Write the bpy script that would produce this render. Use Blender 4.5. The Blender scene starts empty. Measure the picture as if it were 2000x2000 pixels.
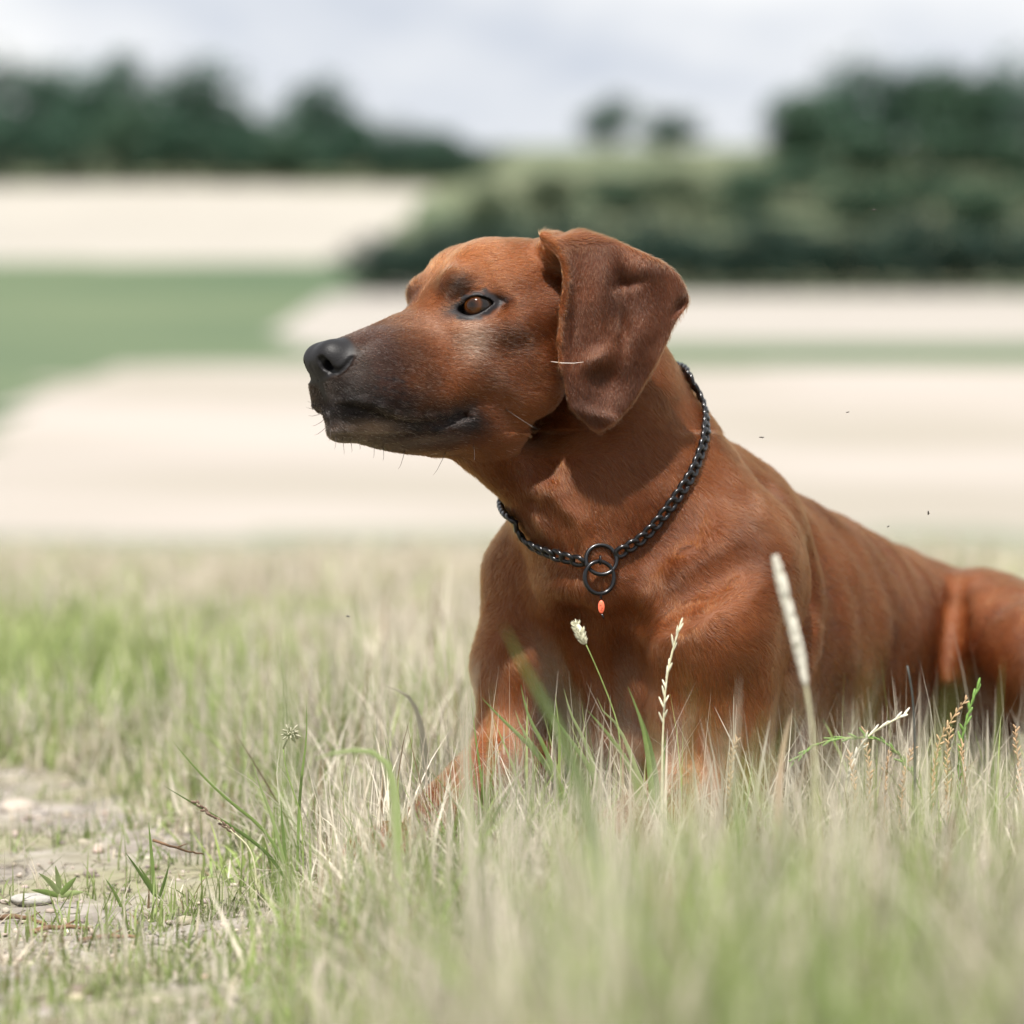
import bpy, bmesh, math, random
import numpy as np
from mathutils import Vector, Matrix

rng = np.random.default_rng(7)
random.seed(7)
sc = bpy.context.scene
COL = sc.collection

# ------------------------------------------------------------------ camera
PXM = 0.74 / 2000.0            # metres per photo pixel in the plane of focus
DIST = 2.5                     # camera to the dog's eye
CAM_H = (1740 - 760) * PXM
HORIZON = 760.0                # photo row of the level horizon
PITCH = math.atan((1000 - HORIZON) * PXM / DIST)
cam_d = bpy.data.cameras.new('camera')
cam = bpy.data.objects.new('camera', cam_d)
COL.objects.link(cam)
cam.location = (0, -DIST, CAM_H)
cam.rotation_euler = (math.pi / 2 - PITCH, 0, 0)
cam_d.sensor_width = 36
cam_d.lens = 36 * (DIST / math.cos(PITCH)) / (2000 * PXM)
cam_d.clip_start = 0.05
cam_d.clip_end = 5000
cam_d.dof.use_dof = True
cam_d.dof.focus_distance = DIST / math.cos(PITCH) - 0.012
cam_d.dof.aperture_fstop = 4.4
cam_d.dof.aperture_blades = 0
sc.camera = cam

CAMP = np.array([0, -DIST, CAM_H])
C_F = np.array([0, math.cos(PITCH), -math.sin(PITCH)])
C_U = np.array([0, math.sin(PITCH), math.cos(PITCH)])
C_R = np.array([1.0, 0, 0])
FPX = 2000 * cam_d.lens / 36


def ray(px, py):
    d = C_F + C_R * (px - 1000) / FPX + C_U * (1000 - py) / FPX
    return d


def at(px, py, y):
    """world point seen at photo pixel (px,py) whose depth is world y"""
    d = ray(px, py)
    t = (y + DIST) / d[1]
    return CAMP + d * t


def at_z(px, py, z):
    d = ray(px, py)
    t = (z - CAM_H) / d[2]
    return CAMP + d * t


# ------------------------------------------------------------------ light
SUN_DIR = np.array([-0.07, -0.47, 0.88])
SUN_DIR = SUN_DIR / np.linalg.norm(SUN_DIR)      # from the ground to the sun
sun_d = bpy.data.lights.new('sun', 'SUN')
sun_d.energy = 5.0
sun_d.angle = math.radians(1.6)
sun_d.color = (1.0, 0.955, 0.89)
sun = bpy.data.objects.new('sun', sun_d)
COL.objects.link(sun)
sun.rotation_euler = Vector(SUN_DIR).to_track_quat('Z', 'Y').to_euler()
sun.location = (0, -3, 8)

w = bpy.data.worlds.new('World')
sc.world = w
w.use_nodes = True
nt = w.node_tree
nt.nodes.clear()


def N(nt, typ, **kw):
    n = nt.nodes.new(typ)
    for k, v in kw.items():
        if k.startswith('i_'):
            n.inputs[k[2:].replace('_', ' ')].default_value = v
        else:
            setattr(n, k, v)
    return n


out = N(nt, 'ShaderNodeOutputWorld')
bg = N(nt, 'ShaderNodeBackground')
bg.inputs['Strength'].default_value = 0.058
sky = N(nt, 'ShaderNodeTexSky', sky_type='NISHITA', sun_disc=False)
sky.sun_elevation = math.asin(SUN_DIR[2])
sky.sun_rotation = math.atan2(SUN_DIR[0], SUN_DIR[1])
sky.air_density = 1.0
sky.dust_density = 1.5
tc = N(nt, 'ShaderNodeTexCoord')
mp = N(nt, 'ShaderNodeMapping')
mp.inputs['Scale'].default_value = (7.0, 7.0, 19.0)
mp.inputs['Location'].default_value = (3.3, 0.4, 1.15)
nz = N(nt, 'ShaderNodeTexNoise')
nz.inputs['Scale'].default_value = 1.0
nz.inputs['Detail'].default_value = 5.0
nz.inputs['Roughness'].default_value = 0.5
cr = N(nt, 'ShaderNodeValToRGB')
cr.color_ramp.elements[0].position = 0.34
cr.color_ramp.elements[0].color = (7.0, 7.5, 8.5, 1)
cr.color_ramp.elements[1].position = 0.57
cr.color_ramp.elements[1].color = (11.3, 11.3, 11.3, 1)
mx = N(nt, 'ShaderNodeMix', data_type='RGBA')
mx.inputs[0].default_value = 0.93
nt.links.new(tc.outputs['Generated'], mp.inputs['Vector'])
nt.links.new(mp.outputs[0], nz.inputs['Vector'])
nt.links.new(nz.outputs['Fac'], cr.inputs[0])
nt.links.new(sky.outputs[0], mx.inputs[6])
nt.links.new(cr.outputs[0], mx.inputs[7])
nt.links.new(mx.outputs[2], bg.inputs['Color'])
nt.links.new(bg.outputs[0], out.inputs[0])

sc.view_settings.view_transform = 'Standard'
sc.view_settings.look = 'None'
sc.view_settings.exposure = 0.70
sc.view_settings.gamma = 1.0
sc.view_settings.use_curve_mapping = False
sc.render.engine = 'CYCLES'
sc.cycles.use_denoising = True
sc.cycles.max_bounces = 8
sc.cycles.transparent_max_bounces = 8
sc.cycles.sample_clamp_indirect = 6.0


# ------------------------------------------------------------------ helpers
def tag(o, label=None, cat=None, group=None, kind=None):
    if label: o['label'] = label
    if cat: o['category'] = cat
    if group: o['group'] = group
    if kind: o['kind'] = kind
    return o


def empty(name, loc):
    o = bpy.data.objects.new(name, None)
    o.empty_display_size = 0.05
    o.location = Vector(loc)
    COL.objects.link(o)
    return o


def mesh_obj(name, verts, faces, mat=None, parent=None, smooth=True, cols=None, world=True):
    """one mesh object; verts may be numpy; faces: (n,3|4) array or list"""
    me = bpy.data.meshes.new(name)
    verts = np.asarray(verts, dtype=np.float32)
    if isinstance(faces, np.ndarray):
        n, k = faces.shape
        me.vertices.add(len(verts))
        me.vertices.foreach_set('co', verts.ravel())
        me.loops.add(n * k)
        me.loops.foreach_set('vertex_index', faces.astype(np.int32).ravel())
        me.polygons.add(n)
        me.polygons.foreach_set('loop_start', np.arange(0, n * k, k, dtype=np.int32))
        me.update(calc_edges=True)
    else:
        me.from_pydata([tuple(map(float, v)) for v in verts], [], faces)
        me.update()
    if smooth:
        me.polygons.foreach_set('use_smooth', np.ones(len(me.polygons), dtype=bool))
    if cols is not None:
        a = me.color_attributes.new('coat', 'FLOAT_COLOR', 'POINT')
        c4 = np.ones((len(verts), 4), dtype=np.float32)
        c4[:, :3] = cols
        a.data.foreach_set('color', c4.ravel())
    if mat: me.materials.append(mat)
    o = bpy.data.objects.new(name, me)
    COL.objects.link(o)
    if parent:
        o.parent = parent
        if world:
            o.matrix_parent_inverse = Matrix.Translation(-Vector(parent.location))
    return o


def new_mat(name):
    m = bpy.data.materials.new(name)
    m.use_nodes = True
    t = m.node_tree
    t.nodes.clear()
    o = N(t, 'ShaderNodeOutputMaterial')
    b = N(t, 'ShaderNodeBsdfPrincipled')
    t.links.new(b.outputs[0], o.inputs[0])
    return m, t, b, o


def noise_mat(name, c1, c2, scale=5.0, rough=0.9, detail=6.0, c3=None, scale2=None, bump=0.0, lo=0.35, hi=0.65, spec=0.3):
    m, t, b, o = new_mat(name)
    co = N(t, 'ShaderNodeTexCoord')
    n1 = N(t, 'ShaderNodeTexNoise'); n1.inputs['Scale'].default_value = scale
    n1.inputs['Detail'].default_value = detail
    r = N(t, 'ShaderNodeValToRGB')
    r.color_ramp.elements[0].position = lo; r.color_ramp.elements[0].color = (*c1, 1)
    r.color_ramp.elements[1].position = hi; r.color_ramp.elements[1].color = (*c2, 1)
    t.links.new(co.outputs['Object'], n1.inputs['Vector'])
    t.links.new(n1.outputs['Fac'], r.inputs[0])
    src = r.outputs[0]
    if c3 is not None:
        n2 = N(t, 'ShaderNodeTexNoise'); n2.inputs['Scale'].default_value = scale2
        n2.inputs['Detail'].default_value = 4
        r2 = N(t, 'ShaderNodeValToRGB')
        r2.color_ramp.elements[0].position = 0.45; r2.color_ramp.elements[0].color = (0, 0, 0, 1)
        r2.color_ramp.elements[1].position = 0.57; r2.color_ramp.elements[1].color = (1, 1, 1, 1)
        t.links.new(co.outputs['Object'], n2.inputs['Vector'])
        t.links.new(n2.outputs['Fac'], r2.inputs[0])
        mxx = N(t, 'ShaderNodeMix', data_type='RGBA')
        t.links.new(r2.outputs[0], mxx.inputs[0])
        t.links.new(src, mxx.inputs[6]); mxx.inputs[7].default_value = (*c3, 1)
        src = mxx.outputs[2]
    t.links.new(src, b.inputs['Base Color'])
    b.inputs['Roughness'].default_value = rough
    b.inputs['Specular IOR Level'].default_value = spec
    if bump:
        bp = N(t, 'ShaderNodeBump'); bp.inputs['Strength'].default_value = bump
        bp.inputs['Distance'].default_value = 0.01
        t.links.new(n1.outputs['Fac'], bp.inputs['Height'])
        t.links.new(bp.outputs[0], b.inputs['Normal'])
    return m


def tube(path, radii, seg=8, cap=True):
    """verts, faces (list) of a tube along a path of points with per point radii"""
    path = np.asarray(path, float)
    n = len(path)
    radii = np.broadcast_to(radii, (n,))
    tan = np.gradient(path, axis=0)
    tan /= np.linalg.norm(tan, axis=1)[:, None] + 1e-12
    ref = np.array([0, 0, 1.0]) if abs(tan[0, 2]) < 0.9 else np.array([1.0, 0, 0])
    vs = []
    for i in range(n):
        a = np.cross(tan[i], ref); a /= np.linalg.norm(a) + 1e-12
        b = np.cross(tan[i], a)
        ref = -b if i == 0 else ref
        for k in range(seg):
            th = 2 * math.pi * k / seg
            vs.append(path[i] + radii[i] * (a * math.cos(th) + b * math.sin(th)))
    fs = []
    for i in range(n - 1):
        for k in range(seg):
            k2 = (k + 1) % seg
            fs.append((i * seg + k, i * seg + k2, (i + 1) * seg + k2, (i + 1) * seg + k))
    if cap:
        fs.append(tuple(range(seg))[::-1])
        fs.append(tuple((n - 1) * seg + k for k in range(seg)))
    return vs, fs


def ellipsoid_vf(c, r, nu=12, nv=8, rot=None):
    vs, fs = [], []
    R = np.eye(3) if rot is None else np.array(rot)
    for i in range(nv + 1):
        ph = math.pi * i / nv
        for j in range(nu):
            th = 2 * math.pi * j / nu
            p = np.array([r[0] * math.sin(ph) * math.cos(th), r[1] * math.sin(ph) * math.sin(th), r[2] * math.cos(ph)])
            vs.append(np.asarray(c) + R @ p)
    for i in range(nv):
        for j in range(nu):
            j2 = (j + 1) % nu
            fs.append((i * nu + j, (i + 1) * nu + j, (i + 1) * nu + j2, i * nu + j2))
    return vs, fs


def join_vf(parts):
    V, F = [], []
    for vs, fs in parts:
        o = len(V)
        V.extend(vs)
        F.extend(tuple(i + o for i in f) for f in fs)
    return V, F
# ================================================================== land
PK = PXM / DIST
prof_d = np.array([7.0, 8.5, 10, 12, 20, 30, 60, 100, 130, 170, 200, 235, 265, 320, 420, 600], float)
prof_r = np.array([0, 0, 1100, 1098, 1075, 1030, 880, 715, 650, 577, 512, 440, 362, 300, 290, 400], float)   # photo rows at which the far land lies
prof_z = CAM_H + (HORIZON - prof_r) * PK * prof_d
prof_z[0], prof_z[1] = 0.0, -.045
_pd, _pz = np.linspace(7.0, 600, 3000), None
_t = np.interp(_pd, prof_d, prof_z)
_pz = np.convolve(np.pad(_t, 6, mode='edge'), np.ones(13) / 13, 'valid')


def land_z(x, d):
    z = np.interp(d, _pd, _pz)
    far = np.clip((d - 20) / 150, 0, 1)
    return z + far * (0.10 * np.sin(x * .021 + 1.3) + .06 * np.sin(x * .05 + d * .03))


def photo_px(x, d, z):
    """photo position of a point of the land (for laying out the fields)"""
    return 1000 + x / (PK * d), HORIZON - (z - CAM_H) / (PK * d)


def land_at(px, row):
    """x, d, z of the land seen at a photo position (far fields)"""
    ds = np.geomspace(14, 420, 1500)
    xs = (px - 1000) * PK * ds
    zs = land_z(xs, ds)
    r = HORIZON - (zs - CAM_H) / (PK * ds)
    i = int(np.argmax(r < row)) if (r < row).any() else len(ds) - 1
    return xs[i], ds[i], zs[i]


def poly_in(px, py, P):
    ins = np.zeros(px.shape, bool)
    for i in range(len(P)):
        ax, ay = P[i]; bx, by = P[(i + 1) % len(P)]
        ins ^= ((ay > py) != (by > py)) & (px < (bx - ax) * (py - ay) / (by - ay + 1e-9) + ax)
    return ins


gd = np.concatenate([np.linspace(11.9, 60, 60), np.linspace(60, 330, 230)[1:], np.linspace(330, 600, 30)[1:]])
gx = np.concatenate([np.linspace(-320, -75, 40), np.linspace(-75, 75, 151)[1:], np.linspace(75, 320, 40)[1:]])
XX, DD = np.meshgrid(gx, gd, indexing='ij')
ZZ = land_z(XX, DD)
LV = np.stack([XX.ravel(), DD.ravel() - DIST, ZZ.ravel()], 1)
ni, nj = XX.shape
ii, jj = np.meshgrid(np.arange(ni - 1), np.arange(nj - 1), indexing='ij')
q00 = (ii * nj + jj).ravel()
LF = np.stack([q00, q00 + nj, q00 + nj + 1, q00 + 1], 1)
cen = LV[LF].mean(1)
fpx, fpy = photo_px(cen[:, 0], cen[:, 1] + DIST, cen[:, 2])
zone = np.full(len(LF), 0)                                   # 0 rough grass bank
big = 60000
P1 = [(-big, 2500), (-big, 1200), (-400, 1000), (-60, 880), (0, 838), (30, 792), (100, 748), (220, 716), (600, 712), (1300, 716), (big, 718), (big, 2500)]
P2 = [(-big, 368), (400, 366), (840, 372), (780, 440), (715, 512), (0, 512), (-big, 512)]
P3 = [(540, 648), (560, 615), (610, 590), (690, 570), (780, 560), (1300, 578), (big, 584), (big, 662), (1300, 668), (700, 688), (600, 678), (556, 664)]
G1 = [(-big, 512), (715, 512), (780, 500), (1000, 575), (big, 584), (big, 722), (600, 715), (220, 718), (100, 750), (30, 794), (0, 840), (-60, 882), (-400, 1002), (-big, 1202)]
zone[poly_in(fpx, fpy, G1)] = 2
zone[poly_in(fpx, fpy, P1)] = 1
zone[poly_in(fpx, fpy, P2)] = 3
zone[poly_in(fpx, fpy, P3)] = 4
zone[(fpy > 1040 + 8 * np.sin(fpx * .006)) & (zone == 1)] = 5
pale1 = noise_mat('ripe_barley', (.300, .268, .240), (.340, .306, .276), .06, c3=(.262, .238, .200), scale2=.045)
pale2 = noise_mat('ripe_barley_far', (.270, .252, .222), (.305, .286, .252), .05)
pale3 = noise_mat('mown_stubble', (.265, .245, .222), (.300, .278, .250), .05)
green1 = noise_mat('green_crop', (.058, .092, .046), (.098, .128, .066), .045)
marg = noise_mat('grey_green_margin', (.15, .165, .115), (.21, .215, .16), .3)
bankm = noise_mat('rough_bank_grass', (.075, .100, .052), (.14, .145, .085), .06)
for k, (nm, mt) in enumerate((('rough_meadow', bankm), ('barley_field', pale1), ('green_crop_field', green1), ('far_barley_field', pale2), ('stubble_field', pale3), ('field_margin', marg))):
    sel = LF[zone == k]
    used = np.unique(sel)
    rm = np.full(len(LV), -1); rm[used] = np.arange(len(used))
    o = mesh_obj(nm, LV[used], rm[sel], mt)
    tag(o, kind='structure')


# ---- near ground ----
def ground_z(x, y):
    x = np.asarray(x, float); y = np.asarray(y, float)
    d = y + DIST
    z = np.where(d > 7.0, np.interp(d, _pd, _pz), 0.0)
    z = z + 0.006 * np.sin(x * 9 + 1) * np.sin(y * 7 + 2) * np.clip(1 - np.abs(d - 2.5) / 6, 0, 1)
    # low bank of turf on the right of the track
    e = x - track_edge(y)
    z = z - 0.012 * np.clip(1 - (e + .12) / .24, 0, 1) * (d < 4)
    z = z + 0.088 * np.exp(-((y + 1.30) / .34) ** 2) / (1 + np.exp(-(x + .045) / .022))
    return z


def track_edge(y):
    return np.interp(y, [-2.0, -1.0, -.48, 0, .37, .6, .8, 1.0, 1.3], [-.02, -.11, -.15, -.155, -.275, -.33, -.40, -.75, -1.6])


gx = np.concatenate([np.linspace(-30, -3.4, 40), np.linspace(-3.4, 3.4, 240)[1:], np.linspace(3.4, 30, 40)[1:]]); gy = np.concatenate([np.linspace(-9, -2.45, 12), np.linspace(-2.45, 1.6, 200)[1:], np.linspace(1.6, 9.6, 96)[1:]])
XX, YY = np.meshgrid(gx, gy, indexing='ij')
ZZ = ground_z(XX, YY) + rng.normal(0, .0022, XX.shape) * (YY < 2)
GV = np.stack([XX.ravel(), YY.ravel(), ZZ.ravel()], 1)
ni, nj = XX.shape
ii, jj = np.meshgrid(np.arange(ni - 1), np.arange(nj - 1), indexing='ij')
q00 = (ii * nj + jj).ravel()
m_soil = noise_mat('dry_soil_and_thatch', (.17, .15, .128), (.31, .28, .25), 30, c3=(.22, .21, .135), scale2=5, bump=.5)
grd = mesh_obj('ground', GV, np.stack([q00, q00 + nj, q00 + nj + 1, q00 + 1], 1), m_soil)
tag(grd, kind='structure')

# ---- trees ----
m_bark = noise_mat('bark', (.05, .04, .03), (.10, .08, .06), 4)


def leaf_mat(name, c1, c2):
    m, t, b, o = new_mat(name)
    g = N(t, 'ShaderNodeNewGeometry')
    r = N(t, 'ShaderNodeValToRGB')
    r.color_ramp.elements[0].color = (*c1, 1); r.color_ramp.elements[1].color = (*c2, 1)
    t.links.new(g.outputs['Random Per Island'], r.inputs[0])
    t.links.new(r.outputs[0], b.inputs['Base Color'])
    b.inputs['Roughness'].default_value = .6
    b.inputs['Specular IOR Level'].default_value = .25
    return m


m_leaf_dark = leaf_mat('dark_foliage', (.012, .040, .027), (.038, .088, .050))  # far foliage tinted blue-green in place of thin haze
m_leaf_mid = leaf_mat('mid_foliage', (.020, .052, .031), (.046, .092, .051))
m_leaf_hedge = leaf_mat('hedge_foliage', (.010, .030, .022), (.024, .052, .035))
m_leaf_lite = leaf_mat('pale_shrub_foliage', (.040, .064, .034), (.072, .096, .052))


def crown_mesh(name, seed, lobes, leaf, n, mat):
    r = np.random.default_rng(seed)
    C, R = [], []
    for k in range(lobes):
        a = r.uniform(0, 2 * math.pi); rr = r.uniform(0, .62); h = r.uniform(.28, .85)
        C.append([rr * math.cos(a) * .5, rr * math.sin(a) * .5, h]); R.append(r.uniform(.16, .27))
    C.append([0, 0, .5]); R.append(.33); C.append([0, 0, .25]); R.append(.28)
    C = np.array(C); R = np.array(R)
    k = r.integers(0, len(C), n)
    v = r.normal(size=(n, 3)); v /= np.linalg.norm(v, axis=1)[:, None]
    rad = R[k] * r.uniform(.55, 1.08, n)
    P = C[k] + v * rad[:, None] * [1, 1, .95] + r.normal(0, .03, (n, 3))
    P[:, 2] = np.maximum(P[:, 2], .03)
    a = v + r.normal(0, .6, (n, 3)); a /= np.linalg.norm(a, axis=1)[:, None]
    t1 = np.cross(a, r.normal(size=(n, 3))); t1 /= np.linalg.norm(t1, axis=1)[:, None]
    t2 = np.cross(a, t1)
    s = leaf * r.uniform(.6, 1.3, n)[:, None]
    V = np.stack([P - t1 * s, P - t2 * s * .6 , P + t1 * s, P + t2 * s * .6], 1).reshape(-1, 3)
    F = np.arange(4 * n).reshape(-1, 4)
    me_o = mesh_obj(name, V, F, mat, smooth=False)
    me = me_o.data
    bpy.data.objects.remove(me_o)
    return me


def trunk_mesh(name, seed):
    r = np.random.default_rng(seed)
    parts = [tube([(0, 0, -.03), (.01, 0, .2), (0, .01, .45), (.01, 0, .7)], [.045, .034, .024, .01], 8)]
    for k in range(5):
        a = r.uniform(0, 6.28); z = r.uniform(.22, .5)
        parts.append(tube([(0, 0, z), (.1 * math.cos(a), .1 * math.sin(a), z + .1), (.2 * math.cos(a), .2 * math.sin(a), z + .24)], [.016, .011, .004], 6))
    vs, fs_ = join_vf(parts)
    o = mesh_obj(name, vs, fs_, m_bark)
    me = o.data; bpy.data.objects.remove(o)
    return me


TR = [trunk_mesh('trunk', k) for k in (1, 2)]
CR_D = [crown_mesh('crown', 10 + k, 10, .035, 1500, m_leaf_dark) for k in range(3)]
CR_M = [crown_mesh('crown', 20 + k, 9, .035, 1500, m_leaf_mid) for k in range(2)]
CR_H = [crown_mesh('crown', 30 + k, 11, .04, 1500, m_leaf_hedge) for k in range(3)]
CR_L = [crown_mesh('crown', 40 + k, 11, .04, 1200, m_leaf_lite) for k in range(2)]


def plant(name, label, cat, group, px, base_row, top_row, width_px, crowns, k, d=None, sink=0.0):
    if d is None:
        x, d, z = land_at(px, base_row)
    else:
        x = (px - 1000) * PK * d; z = float(land_z(x, d))
    h = ((HORIZON - top_row) * PK * d + CAM_H - z) * 1.13
    wd = width_px * PK * d
    o = empty(name, (x, d - DIST, z))
    o.rotation_euler[2] = (k * 2.4) % 6.28
    tag(o, label, cat, group)
    for nm, me, s in (('trunk', TR[k % 2], (h, h, h)), ('crown', crowns[k % len(crowns)], (wd / .85, wd / .85, h / 1.0))):
        c = bpy.data.objects.new(nm, me); COL.objects.link(c); c.parent = o; c.scale = (s[0] * (1.25 if nm == 'crown' else 1), s[1] * (1.25 if nm == 'crown' else 1), s[2])
    return o


G_W = 'trees of the dark wood beyond the far barley field'
for k, (px, top, wpx) in enumerate([(-140, 130, 210), (-30, 138, 190), (70, 132, 170), (165, 150, 150), (232, 122, 150), (318, 150, 150), (395, 142, 170), (470, 205, 120), (528, 240, 120),
                                    (602, 168, 130), (668, 205, 120), (735, 248, 120), (800, 256, 130), (872, 268, 130), (940, 292, 100)]):
    own = {9: 'dark tree rising alone above the lower end of the wood by the far pale field', 14: 'last low dark tree where the wood runs out beside the grassy bank'}.get(k)
    plant('wood_tree', own or 'dark green tree in the wood along the edge of the far pale field', 'tree', None if own else G_W, px, 364, top, wpx, CR_D, k, d=272 + (k * 7) % 18)
for k, (px, top, wpx) in enumerate([(0, 235, 170), (130, 225, 150), (255, 218, 150), (345, 250, 150), (450, 262, 160), (560, 265, 150), (655, 270, 150), (760, 292, 150), (850, 302, 140)]):
    plant('wood_tree', 'lower leafy tree standing in front of the dark wood by the far pale field', 'tree', 'lower trees at the front of the dark wood', px, 364, top, wpx, CR_M if k in (2, 5) else CR_D, k + 3, d=266)
plant('lone_tree', 'small dark tree with rounded crown on the skyline, the taller of two', 'tree', None, 1192, 300, 196, 105, CR_D, 1, d=325)
plant('lone_tree', 'small dark tree with rounded crown on the skyline, the lower and broader of two', 'tree', None, 1302, 318, 220, 130, CR_D, 2, d=318)
G_R = 'trees of the rounded copse above the hedge'
for k, (px, top, wpx) in enumerate([(1575, 170, 170), (1655, 145, 190), (1750, 132, 200), (1850, 148, 190), (1945, 150, 190), (2050, 140, 220), (1545, 225, 120)]):
    plant('copse_tree', 'broad dark green tree in the rounded copse above the long hedge', 'tree', G_R, px, 340, top, wpx, CR_D if k % 3 else CR_M, k, d=282 + (k * 5) % 12)
for k, (px, top, wpx) in enumerate([(1700, 250, 190), (1830, 265, 180), (1965, 245, 210), (2090, 255, 200)]):
    plant('copse_tree', 'lower mid green tree at the foot of the rounded copse', 'tree', 'lower trees at the foot of the copse', px, 350, top, wpx, CR_M, k, d=268)
G_H = 'bushes of the long dark hedge'
for k, px in enumerate(range(745, 2200, 88)):
    top = 448 + 26 * math.exp(-((px - 745) / 60) ** 2) + 9 * math.sin(k * 2.1)
    plant('hedge_bush', 'low rounded bush that ends the long dark hedge beside the green crop field' if k == 0 else 'dense dark green bush in the long hedge at the stubble field edge', 'bush', G_H if k else None, px, 572, top, 165, CR_H, k, d=171)
for k, (px, row, top, wpx) in enumerate([(960, 430, 372, 150), (1080, 430, 352, 160), (1210, 440, 330, 170), (1340, 440, 345, 160), (1450, 440, 310, 170), (1560, 440, 318, 180), (1680, 440, 345, 190), (1800, 440, 350, 190), (1920, 440, 346, 190), (2040, 440, 350, 190)]):
    lite = k in (0, 1, 3)
    plant('bank_shrub', 'pale green shrub on the grassy bank behind the dark hedge' if lite else 'mid green shrub on the bank behind the dark hedge', 'shrub',
          'pale shrubs on the bank' if lite else 'mid green shrubs on the bank', px, row, top, wpx, CR_L if lite else CR_M, k, d=212 + (k * 13) % 34)
# ================================================================== the dog
def unit(v):
    v = np.asarray(v, float)
    return v / np.linalg.norm(v)


# head frame: f forward (to the nose), u up, s towards the dog's left side; all in photo pixels
YAW, ROLL, TILT = math.radians(33), math.radians(7), 0.0
F0 = np.array([-math.cos(YAW), -math.sin(YAW), 0])
S0 = np.array([math.sin(YAW), -math.cos(YAW), 0])
U0 = np.array([0, 0, 1.0])
HF = F0
HS = math.cos(ROLL) * S0 + math.sin(ROLL) * U0
HU = math.cos(ROLL) * U0 - math.sin(ROLL) * S0
EYE_W = at(938, 598, 0.0)
HO = EYE_W - HS * 87 * PXM


def hl(f, u, s):
    return HO + (HF * f + HU * u + HS * s) * PXM


# body frame: p forward, q left, z up; metres
BF = unit([-0.48, -0.877, 0])
BL = np.array([-BF[1], BF[0], 0])
BO = np.array([0.055, 0.03, 0.0])


def bl(p, q, z):
    return BO + BF * p + BL * q + np.array([0, 0, z])


def cat_rom(xs, ys, n=200):
    """smooth 1-D curve through control points (finite-difference Hermite)"""
    xs = np.asarray(xs, float); ys = np.asarray(ys, float)
    d = np.gradient(ys, xs)
    X = np.linspace(xs[0], xs[-1], n)
    i = np.clip(np.searchsorted(xs, X) - 1, 0, len(xs) - 2)
    h = xs[i + 1] - xs[i]
    t = (X - xs[i]) / h
    Y = (2 * t**3 - 3 * t**2 + 1) * ys[i] + (t**3 - 2 * t**2 + t) * h * d[i] + (-2 * t**3 + 3 * t**2) * ys[i + 1] + (t**3 - t**2) * h * d[i + 1]
    return X.astype(np.float32), Y.astype(np.float32)


# ---- implicit-surface grid (finer round the head) ----
def axis(segs):
    xs = [segs[0][0]]
    for a, b, h in segs:
        n = max(1, int(round((b - a) / h)))
        xs.extend(list(a + (b - a) * (np.arange(n) + 1) / n))
    return np.array(xs, dtype=np.float32)


GX = axis([(-0.175, 0.138, 0.00115), (0.138, 0.25, 0.0028), (0.25, 0.70, 0.005)])
GY = axis([(-0.33, -0.09, 0.005), (-0.09, 0.125, 0.0012), (0.125, 0.25, 0.003), (0.25, 0.90, 0.006)])
GZ = axis([(-0.03, 0.18, 0.0036), (0.18, 0.30, 0.0024), (0.30, 0.495, 0.00115)])
VOL = np.full((len(GX), len(GY), len(GZ)), 0.06, dtype=np.float32)


def smin(a, b, k):
    h = np.maximum(k - np.abs(a - b), 0) / k
    return np.minimum(a, b) - h * h * k * 0.25


def smax(a, b, k):
    h = np.maximum(k - np.abs(a - b), 0) / k
    return np.maximum(a, b) + h * h * k * 0.25


def window(lo, hi):
    r = []
    for G, a, b in ((GX, lo[0], hi[0]), (GY, lo[1], hi[1]), (GZ, lo[2], hi[2])):
        i0 = max(0, int(np.searchsorted(G, a)) - 1)
        i1 = min(len(G), int(np.searchsorted(G, b)) + 1)
        r.append((i0, i1))
    return r


def apply(fn, lo, hi, k, op='u'):
    (a0, a1), (b0, b1), (c0, c1) = window(lo, hi)
    if a1 <= a0 or b1 <= b0 or c1 <= c0:
        return
    X = GX[a0:a1][:, None, None]; Y = GY[b0:b1][None, :, None]; Z = GZ[c0:c1][None, None, :]
    d = fn(X, Y, Z)
    sub = VOL[a0:a1, b0:b1, c0:c1]
    if op == 'u':
        sub[...] = smin(sub, d, k)
    elif op == 's':
        sub[...] = smax(sub, -d, k)
    elif op == 'add':
        sub[...] += d


def f32(*a):
    return [np.float32(x) for x in a]


def ellip(c, r, axes=None, k=0.01, op='u'):
    """ellipsoid, axes rows = its three directions"""
    c = np.asarray(c, float); r = np.asarray(r, float)
    A = np.eye(3) if axes is None else np.array(axes)
    ext = np.sqrt(((A * r[:, None]) ** 2).sum(0)) + k + 0.006
    A = A.astype(np.float32); r_ = r.astype(np.float32)

    def fn(X, Y, Z):
        x = X - np.float32(c[0]); y = Y - np.float32(c[1]); z = Z - np.float32(c[2])
        k0 = 0; k1 = 0
        for i in range(3):
            e = (x * A[i, 0] + y * A[i, 1] + z * A[i, 2]) / r_[i]
            k0 = k0 + e * e
            k1 = k1 + (e / r_[i]) ** 2
        k0 = np.sqrt(k0)
        return k0 * (k0 - 1) / np.sqrt(k1 + np.float32(1e-6))
    apply(fn, c - ext, c + ext, k, op)


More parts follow.
